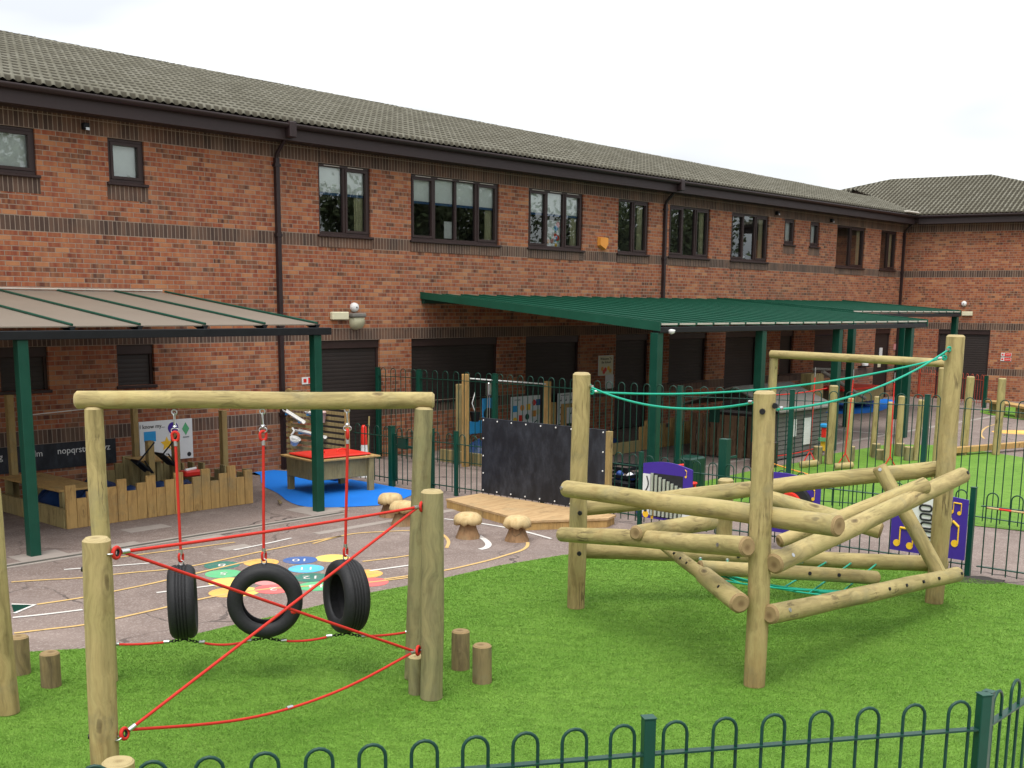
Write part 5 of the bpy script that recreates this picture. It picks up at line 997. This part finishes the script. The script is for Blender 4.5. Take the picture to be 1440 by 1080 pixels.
b=MB(); b.box(15.75,19.9,-3.0,-2.94,.0,.24,bev=.004); b.box(15.75,15.81,-2.939,-1.2,0,.24,bev=.004); pbuild(b,'side_board','plank2',t)
b=MB(); b.box(15.82,19.9,-2.93,-1.2,.02,.1); pbuild(b,'pit_floor','tarp',t)
hs=[.50,.62,.42,.42,.52,.42,.62,.42,.42,.5,.62]; b=MB(); palisade(b,20.0,22.1,2.9,hs); pbuild(b,'palisade','plank',t)
b=MB(); palisade(b,3.0,4.3,22.1,[.35,.45,.58,.68,.7,.5,.6,.7],axis='o'); pbuild(b,'palisade','plank',t)
tarp(15.85,18.0,1.4,2.9,.50,'crumpled blue tarpaulin in the sand pit beyond the tall fence',9); tarp(17.9,19.8,1.4,2.9,.36,'flat blue tarpaulin behind the blackboard',13)
tt=thing('timber_stand','small timber stand in front of the picture board','stand',fr(19.9,.8)); b=MB(); b.box(19.9,20.65,-.9,-.8,.78,.86,bev=.004); b.box(19.9,19.99,-.9,-.8,0,.779); b.box(20.5,20.6,-.9,-.8,0,.779); b.box(19.7,19.8,-.75,-.65,0,.9); pbuild(b,'stand_frame','plank',tt)
# crates and a red seat behind the low railing
for k,(s,off,l) in enumerate(((14.1,6.9,'black plastic crate nearest the blackboard behind the railing'),(14.35,7.45,'black plastic crate right of the other one behind the railing'))):
    t=thing('crate',l,'crate',fr(s,off,0,rad(8*k)),'black crates behind the railing'); b=MB(); h=.62
    for z in (0,.12,.24,.36,.48,.6): b.box(-.22,.22,-.26,-.24,z,z+.05); b.box(-.22,.22,.24,.26,z,z+.05); b.box(-.24,-.22,-.26,.26,z,z+.05); b.box(.22,.24,-.26,.26,z,z+.05)
    b.box(-.2,.2,-.23,.23,.0,.4); b.build('crate_body','black',t)
    b=MB()
    for q in range(9): b.lathe([(0,0),(.05,.02),(.06,.06),(.03,.1),(0,.11)],8,M=Matrix.Translation((random.uniform(-.15,.15),random.uniform(-.18,.18),.38+random.uniform(0,.12))),mi=q%3)
    b.build('toys',['dblue','white','black'],t)
t=thing('red_seat','red plastic toddler seat standing behind the railing by the chime panel','seat',fr(14.6,7.7)); b=MB(); b.box(-.16,.16,-.13,.13,.38,.42,bev=.015); b.build('seat','red',t); b=MB(); b.box(-.12,.12,.10,.13,.421,.68,bev=.01); b.build('backrest','red',t)
for x,y in ((-.12,-.1),(.12,-.1),(-.12,.1),(.12,.1)): b=MB(); b.cyl((x,y,0),(x,y,.38),.02,.02,8); b.build('leg','red',t)
b=MB(); b.box(-.2,.2,-.16,.16,0,.28,bev=.03); b.build('storage_box','dblue',None,fr(13.9,7.6),**tagd('dark blue box low down behind the railing','box'))
b=MB(); b.box(-.22,.22,-.18,.18,0,.62,bev=.03); b.build('storage_box','dgreen',None,fr(15.9,6.9),**tagd('dark green box behind the tall fence above the chime panel','box'))
# planter edge along the path in the shade
kerb(21.5,26,2.6,2.72,.16,'slab','kerb'); 
# playhouse: dark timber part with pallets, grey clapboard part, pale felt roof
PH=thing('playhouse','grey clapboard playhouse with a pale low pitched roof beyond the tall fence','playhouse',fr(21.3,5.0))
h0=(20.55,5.85); 
b=MB(); b.box(20.6,22.6,-5.85,-4.35,.02,.95); pbuild(b,'wall','clap',PH)
b=MB()
for k in range(10): b.box(20.58,22.62,-5.87,-5.85,.04+k*.092,.11+k*.092)
pbuild(b,'clapboards','clap',PH)
b=MB(); b.add([(20.4,-6.0,.98),(22.75,-6.0,.98),(22.75,-4.9,1.42),(20.4,-4.9,1.42),(22.75,-3.6,.98),(20.4,-3.6,.98),(20.4,-6.0,1.01),(22.75,-6.0,1.01),(22.75,-4.9,1.45),(20.4,-4.9,1.45),(22.75,-3.6,1.01),(20.4,-3.6,1.01)],[(0,1,2,3),(3,2,4,5),(6,9,8,7),(9,11,10,8),(0,6,7,1),(4,10,11,5),(0,3,9,6),(3,5,11,9),(1,7,8,2),(2,8,10,4)]); pbuild(b,'roof','greyroof',PH)
b=MB(); b.box(21.0,21.3,-5.885,-5.872,.45,.80); pbuild(b,'window','white',PH); b=MB(); b.box(21.6,21.9,-5.885,-5.872,.25,.8); pbuild(b,'window','white',PH)
b=MB(); 
for k in range(7): b.box(20.52,20.56,-5.75+k*.2,-5.62+k*.2,.02,.85)
b.box(20.561,20.59,-5.8,-4.35,.02,.9,mi=1); pbuild(b,'boarding',['darkwood','brown'],PH)
b=MB(); b.box(-.22,.22,-.18,.18,0,.5,bev=.02); b.build('storage_box','brown',None,fr(19.6,6.15),**tagd('dark brown box at the corner of the grey playhouse','box'))
b=MB()
for k in range(6): a=k*math.pi/3; b.lathe([(0,0),(.05,.01),(.06,.04),(0,.06)],8,M=Matrix.Translation((.1*math.cos(a),.1*math.sin(a),.5)))
b.build('flower',paint('lilac_flower',(.35,.18,.48),.6,.1),None,fr(19.6,6.15),**tagd('lilac flower shapes on the dark brown box','flowers'))
t=thing('pallet_fence','dark timber pallet screen in front of the brick wall','screen',fr(21.2,4.6)); b=MB()
for k in range(8): b.box(20.45,20.48,-4.25+k*.0,-4.15,.02,.0301) if 0 else b.box(20.2+k*.0,20.23,-5.3+k*.16,-5.18+k*.16,.04,.88)
b.box(20.231,20.26,-5.3,-4.05,.2,.28); b.box(20.231,20.26,-5.3,-4.05,.6,.68); pbuild(b,'slats','darkwood',t)
b=MB(); b.box(20.19,20.199,-4.75,-4.5,.72,.98); pbuild(b,'plaque','dgreen',t)
b=MB(); b.box(-.05,.05,-.05,.05,0,.2,mi=0); b.box(-.09,.09,-.09,.09,.2,.27,mi=1); b.box(-.05,.05,-.05,.05,.27,.48,mi=2,bev=.01); b.box(-.08,.08,-.08,.08,.48,.56,mi=3,bev=.02); b.build('toy_kitchen',['yellow','p2','red','skyblue'],None,fr(22.0,6.15,.12),**tagd('stack of red green and blue toys by the playhouse wall','toys'))
# water trough and pipe on the far wall
t=thing('water_pump','timber water stand with a grey pipe in the shade of the far canopy','water play',fr(29,2.2)); b=MB(); b.box(28.0,28.7,-2.6,-2.3,.0,1.3); pbuild(b,'stand','plank2',t); b=MB(); b.cyl((28.6,-2.6,1.35),(30.6,-2.9,.55),.05,.05,10); b.cyl((28.3,-2.5,1.42),(29.8,-2.5,1.36),.04,.04,10); pbuild(b,'pipe','greyroof',t)
t=thing('sand_table','timber table with a red lid on the far blue rubber','table',fr(33,1.2)); b=MB(); b.box(32.0,34.4,-1.7,-.7,.25,.62); pbuild(b,'box','plank2',t); b=MB(); b.box(31.6,34.2,-1.75,-.65,.621,.69,bev=.01); pbuild(b,'lid','red',t)
for s in (32.1,34.2):
    for o in (.8,1.6): b=MB(); b.box(s-.05,s+.05,-o-.05,-o+.05,0,.25); pbuild(b,'leg','plank2',t)
b=MB(); b.box(-.5,.3,-.3,.3,0,.28,bev=.03); b.build('blue_block','dblue',None,fr(34.6,1.0),**tagd('dark blue soft block on the far blue rubber','block'))
# white light switch boxes and notices on the far wall
plate('notice',37.85,1.55,.22,.30,'white','white notice on the farthest brown door','notice',off=-.08); plate('notice',37.78,1.2,.22,.3,'cream','cream notice below the white one on the farthest door','notice',off=-.08); plate('fire_sign',38.75,1.72,.2,.2,'p8','small pink sign right of the farthest door','sign')
fixt('wall_lamp',36.35,1.18,.0,'small white lamp on a black bracket left of the farthest door','lamp',lambda b:(b.box(-.3,.3,-.12,-.002,-.08,-.03),b.lathe([(.1,0),(.11,.08),(0,.16)],12,mi=1,M=Matrix.Translation((0,-.1,-.03)))),['black','white'])
# far log frame with red ropes
FF=thing('log_swing_frame','distant log frame with red rope swings on the far turf','climbing frame',fr(20,8.5))
fl=(4.807,21.9,2.17); fr_r=(7.502,20.0,2.118); log('beam',fl,fr_r,.075,FF,.072,mats=('log','endp')); log('post',(fl[0]+.07,fl[1],0),(fl[0]+.07,fl[1],fl[2]-.07),.08,FF,mats=('log','endp')); log('post',(fr_r[0]-.12,fr_r[1],0),(fr_r[0]-.12,fr_r[1],fr_r[2]-.07),.085,FF,mats=('log','endp'))
for k,(tp,bt) in enumerate(zip(((5.553,21.45,2.014),(6.144,21.05,2.002),(6.743,20.6,1.981)),((5.392,20.9,-0.228),(5.97,20.7,-0.19),(6.659,20.3,-0.095)))):
    tp=Vector(tp);bt=Vector(bt); bt=Vector((bt.x,bt.y,max(.25,bt.z))); t=thing('rope_swing',('left','middle','right')[k]+' red rope with a short log seat on the distant frame','swing',Matrix.Translation(bt),'red rope swings on the distant frame')
    b=MB(); j=bt.lerp(tp,.12); b.tube([tp-Vector((0,0,.25)),j],.012,6); b.tube([j,bt+Vector((-.12,0,0))],.011,6); b.tube([j,bt+Vector((.12,0,0))],.011,6); wbuild(b,'rope','rope',t); b=MB(); b.cyl(tp-Vector((0,0,.06)),tp-Vector((0,0,.24)),.009,.009,6); wbuild(b,'shackle','silver',t); log('log_seat',bt+Vector((-.17,0,-.03)),bt+Vector((.17,.03,0)),.065,t,mats=('log','endp'))
for k,((x,y),h,r,l) in enumerate(zip(((6.218,22.633),(6.516,22.449),(7.475,23.911),(7.512,23.141),(8.043,24.067),(8.165,23.294),(9.602,24.532),(10.205,24.339)),(1.55,1.32,1.25,1.2,1.25,1.24,1.64,1.62),(.085,.06,.06,.065,.075,.06,.08,.08),
 ('thickest of the distant log posts, by the green canopy post','thin distant log post second from the left','thin distant log post third from the left','distant log post fourth from the left, a little shorter','distant log post fifth from the left, beside the black downpipe','distant log post sixth from the left, by the tall fence post','left hand tall post of the distant balance beam','right hand tall post of the distant balance beam'))):
    t=thing('log_post',l,'post',TR(x,y),'distant upright log posts'); log('post',(x,y,0),(x+.02,y,h),r,t,mats=('log','endp'))
for k,((x,y),h,l) in enumerate(zip(((5.99,22.617),(6.768,23.09),(7.465,23.685),(7.449,23.353),(8.05,23.953),(8.003,23.283)),(.36,.31,.30,.22,.28,.29),('leftmost distant stump on the far turf','second distant stump from the left','third distant stump from the left','low distant stump fourth from the left','fifth distant stump from the left','distant stump nearest the tall fence post'))): stump(x,y,h,.09,l,k+40,'distant stumps on the far turf',('log2','endp'))
t=thing('balance_beam','distant square balance beam low over the far turf','beam',TR(10,24.5)); a=Vector((9.02,24.0,0.122)); c=Vector((11.892,25.6,0.139)); d=(c-a); b=MB(); Mx=axis_m(a,c); b.box(-.07,.07,-.06,.06,0,d.length,M=Mx,bev=.005); wbuild(b,'beam','plank',t); b=MB(); p=a.lerp(c,.15); b.box(p.x-.09,p.x+.09,p.y-.02,p.y+.12,0,p.z,bev=.005); wbuild(b,'support','plank2',t)
b=MB(); b.tube(catenary((4.845,22.4,1.36),(6.124,22.7,1.487),.03,8),.012,6); b.build('far_rope','rope',None,None,**tagd('upper distant red rope tied to the thickest far post','rope')); b=MB(); b.tube(catenary((5.04,22.4,0.174),(6.077,22.7,0.342),.03,8),.012,6); b.build('far_rope','rope',None,None,**tagd('lower distant red rope tied to the thickest far post','rope'))
b=MB(); b.tube([(4.53,20.0,0.358),(4.747,19.6,0.317),(4.988,19.2,0.28)],.012,6); b.build('orange_rope','orange',None,None,**tagd('short orange rope low on the far turf','rope'))
# picnic bench in the far corner
t=thing('picnic_bench','low timber bench on the far patch of turf by the side wing','bench',fr(35.5,6.0)); px_=[Vector(p) for p in ((14.225,34.5,0.363),(14.409,32.5,0.369))]
d=(px_[1]-px_[0]).normalized(); sd=Vector((-d.y,d.x,0)); b=MB(); Mx=Matrix(((d.x,sd.x,0,px_[0].x),(d.y,sd.y,0,px_[0].y),(0,0,1,0),(0,0,0,1))); L_=(px_[1]-px_[0]).length+1; b.box(0,L_,-.2,.25,px_[0].z-.06,px_[0].z,M=Mx); wbuild(b,'seat','plank',t)
for x in (.15,L_*.55): b=MB(); b.box(x,x+.3,-.15,.2,0,px_[0].z-.061,M=Mx); wbuild(b,'leg','plank2',t)

# ================================================================ ROW OF TREES TO THE RIGHT (mirrored in the window panes)
def tree(x,y,h,seed,lab):
    rnd=random.Random(seed); t=thing('tree',lab,'tree',TR(x,y),'row of trees off to the right'); b=MB(); limbs=[]
    b.tube([(0,0,0),(.1,0,h*.25),(.05,.1,h*.5),(.15,.1,h*.8)],lambda u:.28*(1-u*.8),10)
    for k in range(16):
        a=rnd.uniform(0,6.28); z=h*rnd.uniform(.12,.7); L=h*rnd.uniform(.2,.40); p=Vector((.1,0,z)); q=p+Vector((math.cos(a)*L*.6,math.sin(a)*L*.6,L*.45)); r=q+Vector((math.cos(a)*L*.4,math.sin(a)*L*.4,L*.5)); b.tube([p,q,r],lambda u:.09*(1-u*.8),6); limbs+=[q,r]
    b.build('trunk','bark',t)
    b=MB(); vs=[];fs=[]
    for k in range(9000):
        c=rnd.choice(limbs); p=c+Vector((rnd.gauss(0,h*.09),rnd.gauss(0,h*.09),rnd.gauss(0,h*.08))); s=rnd.uniform(.12,.26); u=Vector((rnd.uniform(-1,1),rnd.uniform(-1,1),rnd.uniform(-1,1))).normalized()*s; v_=u.orthogonal().normalized()*s*.6; i=len(vs); vs+=[p-u,p+v_,p+u,p-v_]; fs.append((i,i+1,i+2,i+3))
    b.add(vs,fs); b.build('crown','leaf',t)
TP=[(31,-4,8.5,'nearest'),(37,2,9.5,'second'),(36,9,8,'third'),(42,14,10,'fourth'),(41,22,9,'fifth'),(47,28,11,'sixth'),(48,37,10,'seventh'),(58,44,12,'farthest')]
for k,(x,y,h,l) in enumerate(TP): tree(x,y,h,k+1,l+' leafy tree of the row reflected in the upper windows')

# ================================================================ TURF FIBRES
def inside(P,poly):
    x,y=P[:,0],P[:,1]; r=np.zeros(len(P),bool); n=len(poly)
    for i in range(n):
        x1,y1=poly[i];x2,y2=poly[(i+1)%n]; c=((y1>y)!=(y2>y)); xi=(x2-x1)*(y-y1)/((y2-y1)+1e-12)+x1; r^=c&(x<xi)
    return r
def fibres(poly,name,label,dens,xr,yr,hh,ww,seed):
    rs=np.random.RandomState(seed); N=int(dens*(xr[1]-xr[0])*(yr[1]-yr[0])); P=np.stack([rs.uniform(*xr,N),rs.uniform(*yr,N)],1)
    P=P[inside(P,poly)]; P=P[rs.uniform(0,1,len(P))<np.clip((7.0/np.maximum(P[:,1],3))**1.2,.15,1)]; N=len(P); k=np.maximum(1,P[:,1]/7)
    a=rs.uniform(0,2*np.pi,N); w_=ww*k*rs.uniform(.7,1.3,N); h=hh*rs.uniform(.6,1.25,N); lean=rs.normal(0,.009,(N,2))+np.array([.003,-.004])
    V=np.zeros((N,3,3)); V[:,0,0]=P[:,0]-np.cos(a)*w_; V[:,0,1]=P[:,1]-np.sin(a)*w_; V[:,1,0]=P[:,0]+np.cos(a)*w_; V[:,1,1]=P[:,1]+np.sin(a)*w_; V[:,:2,2]=.012; V[:,2,:2]=P+lean; V[:,2,2]=.012+h
    me=bpy.data.meshes.new(name); me.vertices.add(N*3); me.vertices.foreach_set('co',V.reshape(-1)); me.loops.add(N*3); me.loops.foreach_set('vertex_index',np.arange(N*3)); me.polygons.add(N); me.polygons.foreach_set('loop_start',np.arange(0,N*3,3)); me.update(calc_edges=True); me.materials.append(MT['blade'])
    link(me,name,kind='stuff',label=label)
fibres(TURF,'turf_fibres','short green fibres of the artificial turf',24000,(-5,8),(4.6,14.4),.010,.0016,3)
